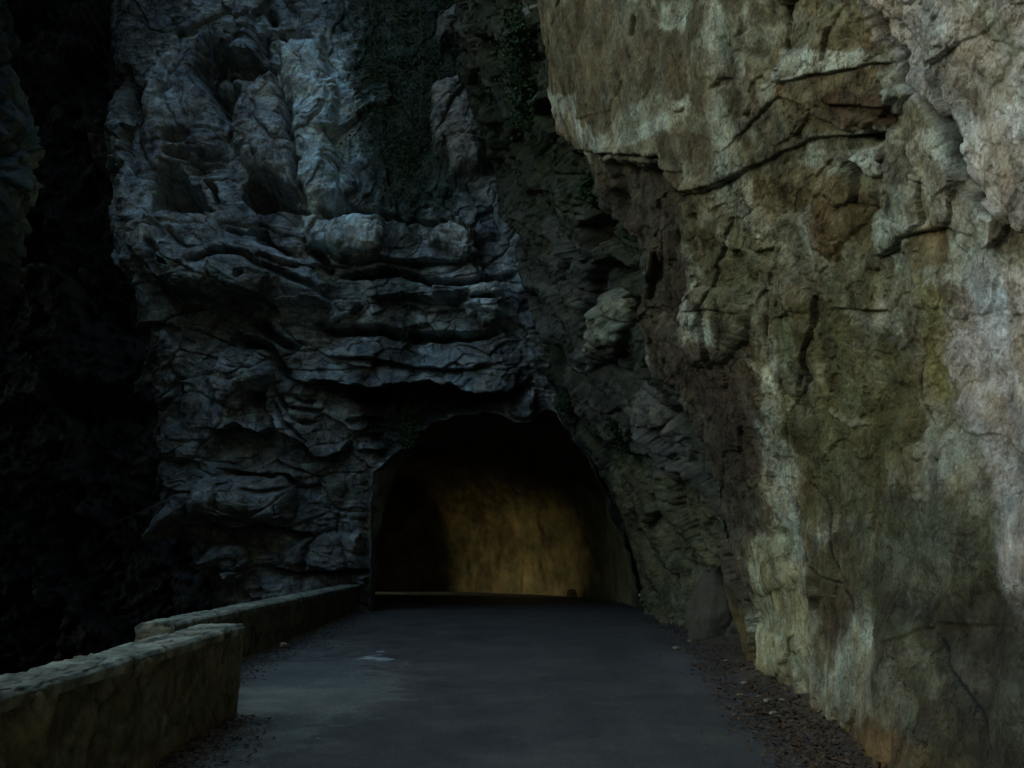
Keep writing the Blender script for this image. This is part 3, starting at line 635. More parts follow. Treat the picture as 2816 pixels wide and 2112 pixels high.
patch3 = [
 (cM((1310,0),(1360,350),(1330,520),(1500,700),(1620,890),(1800,700),(1960,560),(2212,560),(2212,0)), (.135,.11,.07), 16, .85),
 (cM((1340,650),(1560,880),(1480,910),(1340,780)), (.17,.12,.08), 8, .8),
 (cM((1350,560),(1540,580),(1560,700),(1650,830),(1900,780),(2212,560),(2212,700),(1900,880),(1620,900),(1500,760)), palr, 8, .75),
 (r1((50,20),(200,0),(180,200),(60,180)), (.42,.42,.34), 10, .6),
 (r1((880,0),(1350,60),(1370,250),(1100,330),(1090,200),(870,100)), (.17,.14,.08), 12, .75),
 (r1((760,480),(1250,440),(1300,380),(1420,480),(1440,780),(1050,800),(800,800),(700,620)), (.15,.115,.06), 16, .8),
 (r1((1100,560),(1430,560),(1430,780),(1150,760),(1040,640)), (.09,.055,.032), 8, .85),
 (r1((760,260),(1100,300),(1480,280),(1480,360),(1100,420),(770,480)), (.36,.37,.32), 10, .8),
 (r1((100,760),(350,820),(350,980),(180,960)), (.12,.085,.055), 12, .75),
 (r1((560,1040),(800,1020),(1000,1040),(1260,1130),(1270,1250),(1150,1400),(1000,1580),(920,1580),(830,1300),(650,1330),(560,1150)), (.15,.11,.055), 16, .75),
 (r1((850,1270),(900,1260),(980,1580),(900,1580)), (.34,.33,.29), 5, .8),
 (r1((1120,930),(1400,880),(1380,1080),(1220,1080)), (.40,.41,.36), 8, .7),
 (r1((1400,880),(1530,900),(1560,1090),(1450,1130),(1400,1390),(1370,1100)), (.10,.085,.06), 8, .75),
 (r1((1500,1430),(1700,1330),(1770,1480),(1740,1600),(1560,1650),(1480,1560)), (.15,.11,.055), 10, .8),
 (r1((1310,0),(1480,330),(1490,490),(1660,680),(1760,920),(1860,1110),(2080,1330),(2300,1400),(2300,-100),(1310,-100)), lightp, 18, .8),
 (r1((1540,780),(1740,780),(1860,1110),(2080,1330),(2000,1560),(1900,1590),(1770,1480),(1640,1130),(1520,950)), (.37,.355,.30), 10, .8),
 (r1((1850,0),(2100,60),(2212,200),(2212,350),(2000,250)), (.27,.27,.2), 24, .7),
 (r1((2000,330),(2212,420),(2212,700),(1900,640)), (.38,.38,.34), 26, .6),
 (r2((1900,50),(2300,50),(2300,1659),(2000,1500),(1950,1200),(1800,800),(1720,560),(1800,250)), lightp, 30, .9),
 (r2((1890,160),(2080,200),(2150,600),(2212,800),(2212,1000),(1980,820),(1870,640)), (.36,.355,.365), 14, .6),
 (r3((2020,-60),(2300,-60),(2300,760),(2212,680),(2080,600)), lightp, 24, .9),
 (r2((0,100),(130,100),(180,500),(560,560),(620,1300),(380,1500),(250,1020),(180,880),(0,780)), (.085,.062,.042), 18, .85),
 (r2((610,700),(700,680),(800,1240),(800,1659),(700,1659),(640,1200)), (.38,.38,.31), 12, .75),
 (r2((670,280),(1000,280),(1350,480),(1560,600),(1560,1000),(1300,1600),(900,1600),(800,1000),(700,600)), (.10,.09,.038), 26, .7),
 (r2((1080,330),(1400,350),(1340,470),(1180,420)), (.30,.29,.22), 12, .6), (r2((1060,960),(1300,1030),(1200,1060),(1090,1030)), (.30,.29,.22), 12, .6),
 (r2((900,650),(1030,640),(1000,800),(890,730)), (.3,.29,.22), 12, .5),
 (r2((1570,120),(1760,250),(1720,560),(1780,850),(1650,900),(1570,600)), (.20,.18,.075), 14, .7),
 (r3((380,200),(800,260),(840,560),(900,700),(860,1100),(870,1310),(600,1180),(550,700),(430,500)), (.30,.29,.19), 16, .75),
 (r3((560,800),(740,860),(760,960),(780,1160),(620,1180)), (.36,.33,.21), 10, .7),
 (r3((1190,740),(1300,780),(1400,1000),(1250,1430),(1000,1400),(900,1200),(1100,900)), (.33,.33,.26), 22, .7),
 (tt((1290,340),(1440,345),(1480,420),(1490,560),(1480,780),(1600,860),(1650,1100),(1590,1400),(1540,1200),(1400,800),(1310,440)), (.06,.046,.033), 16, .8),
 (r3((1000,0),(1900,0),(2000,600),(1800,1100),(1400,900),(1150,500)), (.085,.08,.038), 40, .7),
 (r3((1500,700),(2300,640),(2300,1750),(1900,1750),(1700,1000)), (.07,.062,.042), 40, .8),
 (r3((220,870),(250,550),(370,500),(450,700),(470,900)), (.14,.11,.07), 10, .8),
 (r3((380,640),(550,700),(560,1050),(470,1000)), (.14,.11,.05), 12, .8),
 (r3((1000,1430),(1400,1400),(1700,1659),(1200,1659)), (.16,.10,.05), 20, .8),
]
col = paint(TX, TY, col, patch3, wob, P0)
for p_, d_, w_ in CRACKS:      # dirt packed into the open joints
    xs = [q[0] for q in p_]; ys = [q[1] for q in p_]
    sel_ = (TX > min(xs) - 20) & (TX < max(xs) + 20) & (TY > min(ys) - 20) & (TY < max(ys) + 20)
    dd, _, pr = seg_dist(TX[sel_] + wob[0][sel_] * .35, TY[sel_] + wob[1][sel_] * .35, p_)
    kk = np.exp(-(dd / w_) ** 2) * .9 * np.minimum(1, np.minimum(pr, 1 - pr) * 8 + .2)
    col[sel_] *= (1 - kk)[:, None]
drip = sstep(.15, .5, fbm(P0 * np.array([1, 1.6, .35]), 3, 5, .6, 249))[..., None]
col *= (1 - .35 * drip)
col *= (1 - .45 * np.exp(-(e1 / .018) ** 2) * blocky)[..., None]
crk = fbm(P0 + .25 * fbm(P0, 3, 3, .5, 251)[..., None], 2.2, 3, .5, 253)
fine_crack = np.exp(-(crk / .006) ** 2) * sstep(0, .3, fbm(P0, 1, 2, .5, 257))
P1 = P1 - N0 * (.015 * fine_crack)[..., None]
# soil-brown foot of the wall
low_ = (sstep(3.2, 1.2, Zg + .5 * fbm(P0, .8, 4, .6, 261)) * sstep(9.0, 6.5, Yg))[..., None]
col = col * (1 - .38 * low_)
foot = (sstep(.45, .0, Zg + .12 * n1))[..., None]
col = col * (1 - .7 * foot) + np.array([.13, .085, .04]) * .7 * foot
col = .16 * (col / .16) ** 1.18
col = np.clip(col, .01, .62)
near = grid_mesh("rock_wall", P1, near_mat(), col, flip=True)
tag(near, "pale cut rock wall rising beside the right edge of the road", "rock wall", kind="structure")
S3 = (TX, TY, P1)

# ================================================================== 4  TUNNEL
mo = [at_y(x, y, YC) for x, y in MOUTH[::-1]]           # right foot -> crown -> left foot
mo = np.array([[p[0], p[2]] for p in mo]); mo[0, 1] = -.4; mo[-1, 1] = -.4
def resample(A, n):
    d = np.concatenate([[0], np.cumsum(np.linalg.norm(np.diff(A, axis=0), axis=1))])
    t = np.linspace(0, d[-1], n); return np.stack([np.interp(t, d, A[:, q]) for q in range(A.shape[1])], -1)
NC = 260
mo = resample(mo, NC)
cx0, cx1 = mo[0, 0], mo[-1, 0]
R = np.array([(cx0, 21.9), (3.0, 23), (3.0, 24.8), (2.7, 26.8), (1.6, 28.8), (0, 30.4), (-2.5, 31.8), (-4.2, 31.85), (-5.7, 31.6), (-7.2, 33.2), (-9.9, 34.9)], float)  # bulge near the far end shaped to shade the wall's left part
L = np.array([(cx1, 21.95), (cx1, 22.2), (cx1 - .1, 22.6), (cx1 - .6, 23.6), (cx1 - 1.6, 24.8), (-5.7, 26.6), (-6.2, 28.9), (-7.0, 30.0), (-7.8, 30.5), (-9.0, 31.1)], float)  # inner corner pushed in to keep the sun off the right wall
def smooth_path(A, n):
    t = np.linspace(0, len(A) - 1, n); out = np.stack([np.interp(t, range(len(A)), A[:, q]) for q in (0, 1)], -1)
    for _ in range(int(n / len(A) * .9)):
        out[1:-1] = .25 * out[:-2] + .5 * out[1:-1] + .25 * out[2:]
    return out
NS = 420
Rp, Lp = smooth_path(R, NS), smooth_path(L, NS)
th = np.linspace(0, math.pi, NC)
ea = .5 - .5 * np.sign(np.cos(th)) * np.abs(np.cos(th)) ** .8; ez_ = 4.6 * np.abs(np.sin(th)) ** .5 - .4
ma = (mo[:, 0] - cx0) / (cx1 - cx0)
bl = sstep(0, 70, np.arange(NS))[:, None]
Aa = ma[None] * (1 - bl) + ea[None] * bl; Zt = mo[:, 1][None] * (1 - bl) + ez_[None] * bl
PT = np.stack([Rp[:, None, 0] * (1 - Aa) + Lp[:, None, 0] * Aa, Rp[:, None, 1] * (1 - Aa) + Lp[:, None, 1] * Aa, Zt], -1)
N0 = normals(PT)
ctr = (Rp + Lp) / 2; tow = np.stack([ctr[:, None, 0] - PT[..., 0], ctr[:, None, 1] - PT[..., 1], 2.0 - PT[..., 2]], -1)
if (N0[200] * tow[200]).sum() < 0: N0 = -N0
v1, e1 = worley(PT * 1.4, 83, 1.0)
fade = sstep(0, 16, np.arange(NS))[:, None]
disp = (.03 * v1 + .06 * fbm(PT, 1.6, 6, .55, 301) + .02 * fbm(PT * np.array([1, 1, .4]), 6, 4, .5, 303)) * fade
PT1 = PT + N0 * disp[..., None]
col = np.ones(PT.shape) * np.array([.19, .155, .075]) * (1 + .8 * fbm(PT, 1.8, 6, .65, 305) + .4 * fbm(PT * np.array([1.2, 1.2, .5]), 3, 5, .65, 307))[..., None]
tunnel_shade = sstep(25.0, 22.6, PT[..., 1] + .8 * fbm(PT, 1.5, 4, .6, 309)) * .8
tunnel_shade = np.maximum(tunnel_shade, .7 * sstep(2.4, 3.6, PT[..., 2] + .6 * fbm(PT, 1.2, 4, .6, 311)))[..., None]
col = col * (1 - tunnel_shade) + np.array([.018, .015, .010]) * tunnel_shade  # shade at the mouth and under the roof, painted into the rock colour
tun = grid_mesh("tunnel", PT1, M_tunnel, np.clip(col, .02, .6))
tag(tun, "rough rock-cut tunnel bending left into the dark", "tunnel", kind="structure")

# ================================================================== 5  GROUND, ROAD
# road bench: asphalt sheet over a rock bench, gorge floor far below
yy = np.concatenate([np.linspace(-18, 3, 30)[:-1], np.linspace(3, 23, 700)])
uu = np.linspace(0, 1, 460)
lx = np.interp(yy, [-20, 8.4, 9.6, 24], [-3.4, -3.4, -4.35, -4.5]); lxe = np.interp(yy, [-20, 8.4, 9.6, 24], [-2.75, -2.75, -3.7, -3.8]); rx = np.interp(yy, [-20, 4, 8, 12, 20, 24], [3.6] * 4 + [3.6, 3.8])
X = lx[:, None] + (rx - lx)[:, None] * uu[None]; Y = np.repeat(yy[:, None], len(uu), 1)
P = np.stack([X, Y, 0 * X], -1)
Zr = .018 * fbm(P, .5, 3, .5, 401) + .0035 * fbm(P, 14, 4, .6, 403) + .004
# rubble verge rises to the rock on the right and a little at the parapets
re = np.interp(yy, [-20, 5.5, 7.3, 9, 12, 16, 22], [2.0, 2.03, 2.1, 2.2, 2.45, 2.8, 3.0])[:, None] + .34 * fbm(P, 1.0, 6, .65, 405)
vr = sstep(0, .9, X - re)
Zr = Zr + vr * (.14 + .05 * fbm(P, 3.5, 5, .6, 407)) 
le = (lxe + .42)[:, None] + .12 * fbm(P, 1.6, 4, .6, 409); vl = sstep(0, .35, le - X)
Zr = Zr + vl * (.05 + .03 * fbm(P, 5, 4, .6, 411))
P[..., 2] = Zr
asph = np.array([.056, .051, .047]) * (1 + .18 * fbm(P, 1.2, 5, .6, 413) + .12 * fbm(P * np.array([2.2, .35, 1]), 2.2, 4, .6, 415))[..., None]
TXr, TYr = proj(P)
wobr = (fbm(P, 2.2, 4, .6, 417) * 40, fbm(P, 2.2, 4, .6, 419) * 22)
road_col = paint(TXr, TYr, asph, [
 (tt((520,1420),(640,1400),(800,1420),(860,1480),(760,1560),(640,1600),(520,1560)), (.115,.125,.11), 60, .75),  # this pale patch and the next: sky light painted into the road colour
 (tt((520,1560),(680,1500),(720,1560),(560,1659),(330,1680)), (.11,.11,.085), 45, .6),
 (tt((775,1418),(800,1415),(850,1420),(845,1428),(800,1430)), (.30,.33,.33), 4, .9),
 (tt((1380,1420),(1480,1400),(1560,1480),(1480,1500)), (.085,.08,.08), 30, .6),
], wobr, P)
soil = np.array([.065, .046, .03]) * (1 + .6 * fbm(P, 7, 5, .65, 421))[..., None]
m = sstep(.02, .75, np.maximum(vr * 1.7, vl * 1.5) + .55 * fbm(P, 4.5, 6, .65, 423) * (np.maximum(vr, vl) > .001) + .35 * sstep(.22, .5, fbm(P, 3, 6, .7, 425)) * sstep(.8, .0, re - X))[..., None]
road_col = road_col * (1 - m) + soil * m
mr, n, l, b = new_mat("asphalt")
geo = n.new("ShaderNodeNewGeometry"); at = n.new("ShaderNodeAttribute"); at.attribute_name = "Col"
nz = noise_node(n, l, geo.outputs["Position"], 70, 5, .8)
big_ = ramp(n, l, noise_node(n, l, geo.outputs["Position"], 1.1, 9, .72), [(.34, (.62, .64, .68)), (.5, (1, 1, 1)), (.66, (1.5, 1.48, 1.38))])
spk = ramp(n, l, noise_node(n, l, geo.outputs["Position"], 26, 3, .6), [(.60, (1, 1, 1)), (.68, (1.9, 1.9, 1.8))])
vv = ramp(n, l, nz, [(.34, (.3,) * 3), (.5, (1,) * 3), (.62, (1.5,) * 3), (.70, (3.0,) * 3)])
c = mixc(n, l, at.outputs["Color"], vv, 1.0, 'MULTIPLY'); c = mixc(n, l, c, big_, 1.0, 'MULTIPLY'); c = mixc(n, l, c, spk, 1.0, 'MULTIPLY'); l.new(c, b.inputs["Base Color"])
b.inputs["Roughness"].default_value = .62; b.inputs["Specular IOR Level"].default_value = .45
bp = n.new("ShaderNodeBump"); bp.inputs["Strength"].default_value = .55; bp.inputs["Distance"].default_value = .01
l.new(nz, bp.inputs["Height"]); l.new(bp.outputs[0], b.inputs["Normal"])
road = grid_mesh("road", P, mr, np.clip(road_col, .01, .5)); tag(road, kind="structure")

# tunnel floor
fy = np.linspace(0, 1, 60)
PF = Rp[:, None, :] * (1 - fy[None, :, None] * 1.12 + .06) + Lp[:, None, :] * (fy[None, :, None] * 1.12 - .06)
PF = np.concatenate([PF, np.zeros(PF.shape[:2] + (1,))], -1)
sel = PF[30:]
PFz = sel.copy(); PFz[..., 2] = .018 * fbm(sel, .5, 3, .5, 401) - .004
fc = np.ones(PFz.shape) * np.array([.034, .033, .034]); fl = grid_mesh("tunnel_road", PFz, mr, fc, flip=True); tag(fl, kind="structure")

# gorge bed and the bench the road stands on
def gorge(name, P, colr, mat, flip=False, k=1.0, seed=500):
    N0 = normals(P)
    if flip: N0 = -N0
    v, e = worley(P * np.array([.28, .28, .35]), seed, 1.0); v2, e2 = worley(P * np.array([.9, .9, 1.5]), seed + 7, 1.0)
    v3, e3 = worley(P * np.array([2.4, 2.4, 4.0]), seed + 17, 1.0)
    d = k * (1.5 * v + .5 * v2 + .2 * v3 - .3 * np.exp(-(e2 / .08) ** 2) + .8 * fbm(P, .3, 6, .55, seed + 9))
    c = np.ones(P.shape) * np.array(colr) * (1 + .6 * fbm(P, .6, 6, .6, seed + 11))[..., None]
    o = grid_mesh(name, P + N0 * d[..., None], mat, np.clip(c, .008, .6), flip=flip); tag(o, kind="structure"); return o
# outer face of the road bench, from the parapet down into the gorge
yb = np.linspace(-20, 23, 180); zb = np.linspace(-.25, -30, 130)
Yb, Zb = np.meshgrid(yb, zb, indexing='ij')
Xb = np.interp(Yb, [-20, 8.4, 9.6, 24], [-3.3, -3.3, -4.25, -4.4]) + Zb * .08
gorge("road_bench", np.stack([Xb, Yb, Zb], -1), (.03, .028, .023), M_gorge, flip=False, k=.3, seed=510)
# opposite wall of the gorge (two cliffs with an unseen gap added to admit the sun)
za = np.concatenate([np.linspace(-30, -2, 60)[:-1], np.linspace(-2, 20, 330), np.linspace(20, 50, 50)[1:]])
ya = np.concatenate([np.linspace(4, 24, 90)[:-1], np.linspace(24, 31.5, 160)])
Ya, Za = np.meshgrid(ya, za, indexing='ij')
Xa = -16.5 - Za * .02 - 16 * sstep(28.5, 31.5, Ya) - 30 * sstep(11, 4, Ya) + 1.9 * np.exp(-((Za - 13.2) / 3.0) ** 2 - ((Ya - 28) / 2.2) ** 2)
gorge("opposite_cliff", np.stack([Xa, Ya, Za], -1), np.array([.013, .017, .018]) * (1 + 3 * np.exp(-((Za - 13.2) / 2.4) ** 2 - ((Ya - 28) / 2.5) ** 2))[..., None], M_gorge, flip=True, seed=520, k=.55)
xb = np.linspace(-46, -12, 420); zc = np.linspace(-30, 44, 500)
Xc_, Zc = np.meshgrid(xb, zc, indexing='ij')
Yc_ = 47 + (Xc_ + 20) * .12 + 0 * Zc
gorge("far_cliff", np.stack([Xc_, Yc_, Zc], -1), (.003, .0035, .003), M_gorge, flip=False, seed=530)
# gorge opens left for sky light; unseen ridge and cliff added to block light
yr = np.linspace(-60, 10, 90); zr = np.linspace(-30, 12, 60)
Yr_, Zr_ = np.meshgrid(yr, zr, indexing='ij')
gorge("unseen_sun_block", np.stack([-52 - Zr_ * .3 + 0 * Yr_, Yr_, Zr_], -1), (.08, .08, .06), M_cliff, flip=True, seed=550)
xr_ = np.linspace(-60, 12, 90); zr = np.linspace(-30, 58, 90)
Xr_, Zr_ = np.meshgrid(xr_, zr, indexing='ij')
gorge("unseen_sky_block", np.stack([Xr_, -34 - Zr_ * .1 + 0 * Xr_, Zr_], -1), (.10, .10, .08), M_cliff, flip=True, seed=560)
xg = np.linspace(-60, 20, 80); yg = np.linspace(-60, 70, 120); Xg, Yg_ = np.meshgrid(xg, yg, indexing='ij')
gorge("gorge_floor", np.stack([Xg, Yg_, -26 + 0 * Xg], -1), (.015, .018, .01), M_gorge, k=.5, seed=540)

# ================================================================== 6  PARAPETS
def parapet(name, y0, y1, xin, th_, h0, h1, label, seed, chip=.03):
    root = empty(name, (xin - th_ / 2, (y0 + y1) / 2, 0)); tag(root, label, "parapet", "low walls along the gorge edge")
    n = int((y1 - y0) / .022); ysx = np.linspace(y0, y1, n)
    # inner face bottom -> top -> outer bottom
    cap = .085
    def sweep(prof, nm, col_fn, dsp, bev=True):
        A = resample(np.array(prof, float), 130)
        a = ysx[:, None] + 0 * A[None, :, 0]; 
        hh = np.interp(ysx, [y0, y1], [h0, h1])[:, None]
        xi = (xin(ysx) if callable(xin) else np.full(n, xin))[:, None]
        Pm = np.stack([xi - A[None, :, 0] * th_ , a, A[None, :, 1] * hh], -1)
        # close the ends: shrink rings into the middle
        def endring(row, sgn):
            rings = []
            c = np.array([row[:, 0].mean(), row[0, 1], row[:, 2].mean()])
            for q in np.linspace(1, 0, 40)[1:]:
                rr = c + (row - c) * q; rings.append(rr)
            return np.array(rings)
        Pm = np.concatenate([endring(Pm[0], -1)[::-1], Pm, endring(Pm[-1], 1)], 0)
        N = np.zeros_like(Pm); N[..., 0] = np.where(Pm[..., 0] > (xi.mean() - th_ / 2), 1, -1)
        N[..., 0] *= np.abs(Pm[..., 0] - (xi.mean() - th_ / 2)) / (th_ / 2)
        N[..., 2] = sstep(.85, 1.0, Pm[..., 2] / (h0)) ; N[:40, :, 1] = -1; N[-40:, :, 1] = 1
        N /= np.linalg.norm(N, axis=-1, keepdims=True) + 1e-6
        Pd = Pm + N * dsp(Pm)[..., None]
        return grid_mesh(nm, Pd - np.array([xin - th_ / 2, (y0 + y1) / 2, 0]), M_mason, col_fn(Pm), parent=root, flip=True)
    def body_d(Pm):
        v, e = worley(Pm * np.array([3, 3, 4.5]), seed, .6)
        return .016 * v - .012 * np.exp(-(e / .08) ** 2) + .02 * fbm(Pm, 3, 6, .6, seed + 3)
    def body_c(Pm):
        c = np.ones(Pm.shape) * np.array([.135, .118, .072]) * (1 + .5 * fbm(Pm, 3, 6, .6, seed + 5))[..., None]
        dr = sstep(0, .4, fbm(Pm * np.array([1, 4, .7]), 2.4, 5, .6, seed + 7))[..., None]
        c = c * (1 - .6 * dr) + np.array([.075, .07, .038]) * .6 * dr
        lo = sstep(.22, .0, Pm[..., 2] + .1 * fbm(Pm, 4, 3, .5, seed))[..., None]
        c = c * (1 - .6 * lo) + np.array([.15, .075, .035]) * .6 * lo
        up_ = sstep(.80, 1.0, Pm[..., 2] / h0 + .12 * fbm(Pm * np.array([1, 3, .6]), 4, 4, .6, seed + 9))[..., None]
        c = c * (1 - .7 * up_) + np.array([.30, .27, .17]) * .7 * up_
        en = (sstep(.11, .05, y1 - Pm[..., 1] + .05 * fbm(Pm, 5, 3, .5, seed + 13)) * .8)[..., None] * (y1 < 9)
        c = c * (1 - en) + np.array([.17, .155, .08]) * en
        v, e = worley(Pm * np.array([3, 3, 4.5]), seed, .6)
        c = c * (1 + .35 * v - .35 * np.exp(-(e / .05) ** 2))[..., None]
        return np.clip(c, .01, .5)
    def cap_d(Pm):
        v, e = worley(Pm * np.array([2.6, 1.5, 1.0]), seed + 20, .5)
        return .012 * v - .008 * np.exp(-(e / .04) ** 2) + .026 * fbm(Pm, 2.0, 8, .62, seed + 23) + .010 * worley(Pm * 9, seed + 41, 1.0)[0]
    def cap_c(Pm):
        v, e = worley(Pm * np.array([2.6, 1.5, 1.0]), seed + 20, .5)
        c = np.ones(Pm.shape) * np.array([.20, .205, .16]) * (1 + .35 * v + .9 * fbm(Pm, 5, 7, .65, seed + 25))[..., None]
        c *= (1 - .5 * np.exp(-(e / .08) ** 2))[..., None]
        return np.clip(c, .02, .6)
    k = cap / h0
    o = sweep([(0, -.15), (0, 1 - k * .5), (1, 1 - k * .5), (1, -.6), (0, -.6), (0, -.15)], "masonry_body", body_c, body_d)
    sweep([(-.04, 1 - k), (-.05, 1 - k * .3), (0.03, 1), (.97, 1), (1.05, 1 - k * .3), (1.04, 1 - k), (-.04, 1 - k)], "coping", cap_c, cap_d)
    return root
parapet("stone_parapet", -4.0, 8.7, -2.40, .36, .83, .80, "near low stone parapet with a worn pale top, ending in an upright corner", 600)
parapet("stone_parapet", 10.1, 22.3, -3.5, .40, .70, .60, "dark far parapet set back behind the near one, running to the tunnel mouth", 640)

# ================================================================== 7  LOOSE STONES
def stone(px, py, r, label, group=None, tint=(.5, .45, .30), zoff=0.0, at=None, sq=(1, 1, .7), seed=0):
    p = at_ground(px * K, py * K, .03 + zoff) if at is None else np.array(at)
    nu, nv = 40, 24
    a = np.linspace(0, 2 * math.pi, nu + 1); b_ = np.linspace(-math.pi / 2, math.pi / 2, nv)
    A, B = np.meshgrid(a, b_)
    S = np.stack([np.cos(A) * np.cos(B), np.sin(A) * np.cos(B), np.sin(B)], -1)
    v, e = worley(S * 1.3 + seed, 700, 1.2)
    d = 1 + .22 * v + .12 * fbm(S + seed, 2, 4, .55, 710 + seed)
    Pm = S * d[..., None] * r * np.array(sq)
    cc = np.clip(np.ones(Pm.shape) * np.array(tint) * (1 + .3 * fbm(S + seed, 3, 4, .6, 720))[..., None], .02, .65)
    o = grid_mesh("stone", Pm, M_stone, cc); o.location = (p[0], p[1], p[2] + r * sq[2] * .45); o.rotation_euler = (0, 0, seed * 1.3)
    tag(o, label, "stone", group); return o
stone(206, 727, .065, "pale yellowish stone lying at the foot of the near parapet", seed=1)
stone(283, 646, .055, "small pale stone at the foot of the far parapet", seed=2, tint=(.5, .42, .3))
stone(575, 592, .17, "pale boulder chunk against the lit back wall inside the tunnel", seed=3, at=(1.72, 27.95, -.02), sq=(1, .8, 1.05), tint=(.46, .36, .18))
G = "loose stones on the right verge"
for i, (cx, cy, r, lab) in enumerate([
    (400, 1010, .03, "small pale stone on the verge beside the ochre foot of the rock"),
    (510, 1147, .035, "pale pebble just left of the tall pale rock pillar's foot"),
    (485, 1215, .025, "tiny light pebble between road edge and pillar foot"),
    (650, 1255, .04, "flat whitish stone below the pale rock pillar"),
    (740, 1250, .03, "small stone right of the flat whitish one below the pillar"),
    (690, 1330, .035, "light stone at the road edge, lowest on the verge"),
    (180, 890, .04, "small reddish stone in front of the round brown boulder"),
    (100, 935, .05, "grey stone lying out towards the asphalt, left of the round boulder"),
    (600, 1225, .02, "tiny chip of stone beside the flat whitish one")]):
    x = (1816 + cx * .45208) / 2.75; y = (1362 + cy * .45208) / 2.75
    stone(x, y, r, lab, G, tint=(.20, .18, .13), zoff=.05, seed=10 + i, sq=(1.2, .9, .5))
# round boulder at the foot of the right wall
bp_ = at_ground(697 * K, 641 * K)
stone(0, 0, .55, "large rounded brown boulder at the foot of the right wall", at=(bp_[0] + .38, bp_[1] + .25, -.1), sq=(.80, .85, 1.45), tint=(.085, .070, .048), seed=31)
bp_ = at_ground(670 * K, 622 * K)
stone(0, 0, .42, "narrow dark boulder leaning on the wall behind the large rounded one", at=(bp_[0] + .28, bp_[1] + .3, -.1), sq=(.6, .8, 1.6), tint=(.06, .05, .03), seed=37)

# ================================================================== 8  LITTER
def scatter(name, n, placer, size, mat, kind, label=None, thick=.3, seed=1):
    rng = np.random.RandomState(seed); V, F = [], []
    for i in range(n):
        x, y, z = placer(rng)
        s = size * rng.uniform(.5, 1.5); a = rng.uniform(0, 6.28); t1, t2 = rng.uniform(-.5, .5, 2)
        ca, sa = math.cos(a), math.sin(a)
        q = [(-.5, 0), (0, -.3), (.55, 0), (0, .3)]
        b0 = len(V)
        for (ux, uy) in q:
            X_, Y_ = (ux * ca - uy * sa) * s, (ux * sa + uy * ca) * s
            V.append((x + X_, y + Y_, z + X_ * t1 + Y_ * t2 + (thick * s * .3 if uy == 0 else 0)))
        F.append((b0, b0 + 1, b0 + 2, b0 + 3))
    o = raw_mesh(name, np.array(V), np.array(F), mat, smooth=False); tag(o, label, None, None, kind); return o
def right_verge(rng):
    y = 1 / rng.uniform(1 / 20., 1 / 5.2); e = float(np.interp(y, [5.5, 7.3, 9, 12, 16, 22], [2.03, 2.1, 2.2, 2.45, 2.8, 3.0]))
    x = e + rng.normal(.16, .22)
    return x, y, .014 + .16 * float(sstep(0, .9, x - e))
def left_verge(rng):
    y = 1 / rng.uniform(1 / 22., 1 / 5.5); e = -2.5 if y < 8.6 else -3.45
    x = e + abs(rng.normal(0, .22)) + .02
    return x, y, .02 + .05 * max(0, 1 - (x - e) / .4)
l1 = scatter("leaf_litter", 5000, right_verge, .045, M_litter, "stuff", seed=5)
l2 = scatter("leaf_litter", 3500, left_verge, .04, M_litter, "stuff", seed=6)

# ================================================================== 9  HANGING PLANTS
def surf_at(S, tx, ty):
    TXs, TYs, Ps = S
    d = (TXs - tx) ** 2 + (TYs - ty) ** 2
    k = np.argmin(d); return Ps.reshape(-1, 3)[k]
def tube(pts, r0, r1_):
    V, F = [], []
    n = len(pts)
    for i, p in enumerate(pts):
        d = pts[min(i + 1, n - 1)] - pts[max(i - 1, 0)]; d = d / (np.linalg.norm(d) + 1e-9)
        a = np.cross(d, [0, 1, .01]); a /= np.linalg.norm(a) + 1e-9; b_ = np.cross(d, a); r = r0 + (r1_ - r0) * i / (n - 1)
        for q in range(5):
            t = q * 2 * math.pi / 5; V.append(p + (a * math.cos(t) + b_ * math.sin(t)) * r)
        if i:
            for q in range(5):
                F.append(((i - 1) * 5 + q, (i - 1) * 5 + (q + 1) % 5, i * 5 + (q + 1) % 5, i * 5 + q))
    return np.array(V), np.array(F)
def leaves(centres, spread, per, size, rng, out=(0, -1, 0), droop=.6):
    n = len(centres) * per
    c = np.repeat(np.array(centres), per, 0) + rng.normal(0, 1, (n, 3)) * np.array(spread)
    d = rng.normal(0, 1, (n, 3)); d[:, 2] -= droop * 1.5; d /= np.linalg.norm(d, axis=1, keepdims=True)
    o = rng.normal(0, .5, (n, 3)) + np.array(out); w = np.cross(d, o); w /= np.linalg.norm(w, axis=1, keepdims=True) + 1e-9
    s = size * rng.uniform(.5, 1.4, (n, 1)); nn = np.cross(w, d)
    V = np.stack([c - d * s * .6, c + w * s * .42 + nn * s * .12, c + d * s * .7, c - w * s * .42 + nn * s * .12], 1).reshape(-1, 3)
    F = np.arange(n * 4).reshape(-1, 4)
    return V, F
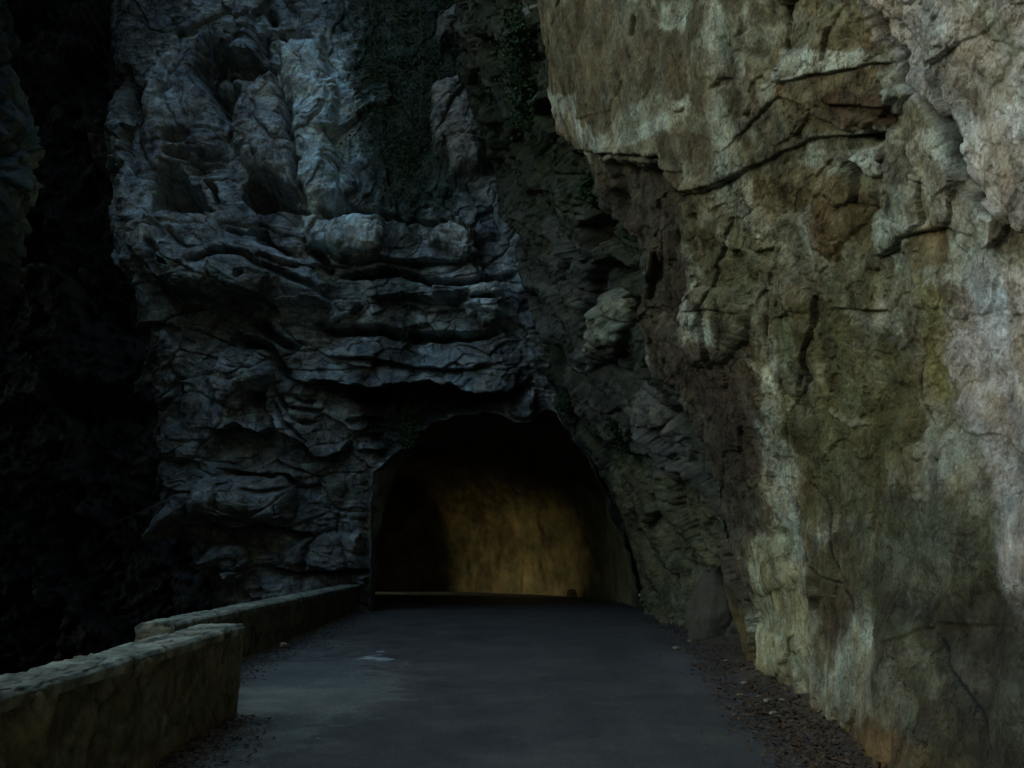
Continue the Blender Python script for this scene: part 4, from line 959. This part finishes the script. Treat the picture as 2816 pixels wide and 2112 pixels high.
def hanging(path, S, label, dens=26, spread=.10, size=.05, stem_r=.008, off=.12, seed=0, mat=None, name="hanging_ivy", stem_mat=None):
    rng = np.random.RandomState(seed)
    pts = [surf_at(S, x, y) for x, y in path]
    P = resample(np.array(pts), 40)
    P[:, 1] -= off; P[:, 0] -= off * .3 if S is not S1 else 0
    for _ in range(4): P[1:-1] = (P[:-2] + P[1:-1] * 2 + P[2:]) / 4
    P += rng.normal(0, .012, P.shape)
    root = empty(name, P[0]); tag(root, label, "climbing plant", "plants hanging on the rock")
    V, F = tube(P, stem_r, stem_r * .5); raw_mesh("stem", V - P[0], F, stem_mat or M_stem, parent=root)
    P = P + rng.normal(0, spread * .55, P.shape) * np.array([1, .4, .6]) * (np.arange(len(P)) % 3 > 0)[:, None]; V, F = leaves(P, (spread, spread * .5, spread), dens, size, rng); raw_mesh("foliage", V - P[0], F, mat or M_leaf, parent=root, smooth=False)
    return root
HV = [
 ([(800,-20),(810,120),(820,260),(830,330)], S1, "leftmost broad dark curtain of ivy hanging beside the bright rock column", 34, .30),
 ([(850,-20),(860,140),(868,300),(880,420)], S1, "long dark ivy curtain above the middle ledges", 34, .24),
 ([(905,-20),(915,120),(910,240),(905,330)], S1, "dark ivy mass filling the hollow at the top centre", 34, .30),
 ([(878,330),(884,480),(880,600),(878,740),(890,860)], S1, "thin ivy strand trailing down over the bedded ledges to the tunnel brow", 26, .09),
 ([(985,-10),(1000,100),(1030,220),(1060,360)], S1, "mossy creeper in the dark cleft right of the rounded grey buttress", 80, .20),
 ([(1120,40),(1130,160),(1150,260)], S2, "leafy clump on the dark rock just left of the overhanging slab edge", 70, .18),
 ([(1180,180),(1186,330),(1190,470),(1196,600),(1212,760)], S2, "thin pair of pale dry tendrils hanging below the slab edge", 10, .05),
 ([(1262,400),(1268,425),(1275,440)], S2, "small bright green tuft growing on the dark leaning rock", 60, .07),
 ([(1215,840),(1222,860),(1226,880)], S2, "small ivy sprig above the notch of the tunnel roof", 30, .06),
 ([(1330,910),(1350,940),(1370,980)], S2, "ivy sprig with glossy leaves on the brown rock right of the tunnel arch", 30, .08),
 ([(905,840),(890,900),(880,960)], S1, "low ivy tuft hanging at the upper left of the tunnel mouth", 40, .10),
]
for i, (p, S, lab, dn, sp) in enumerate(HV):
    hanging(p, S, lab, dn, sp, .058 if dn > 20 else .04, seed=900 + i)
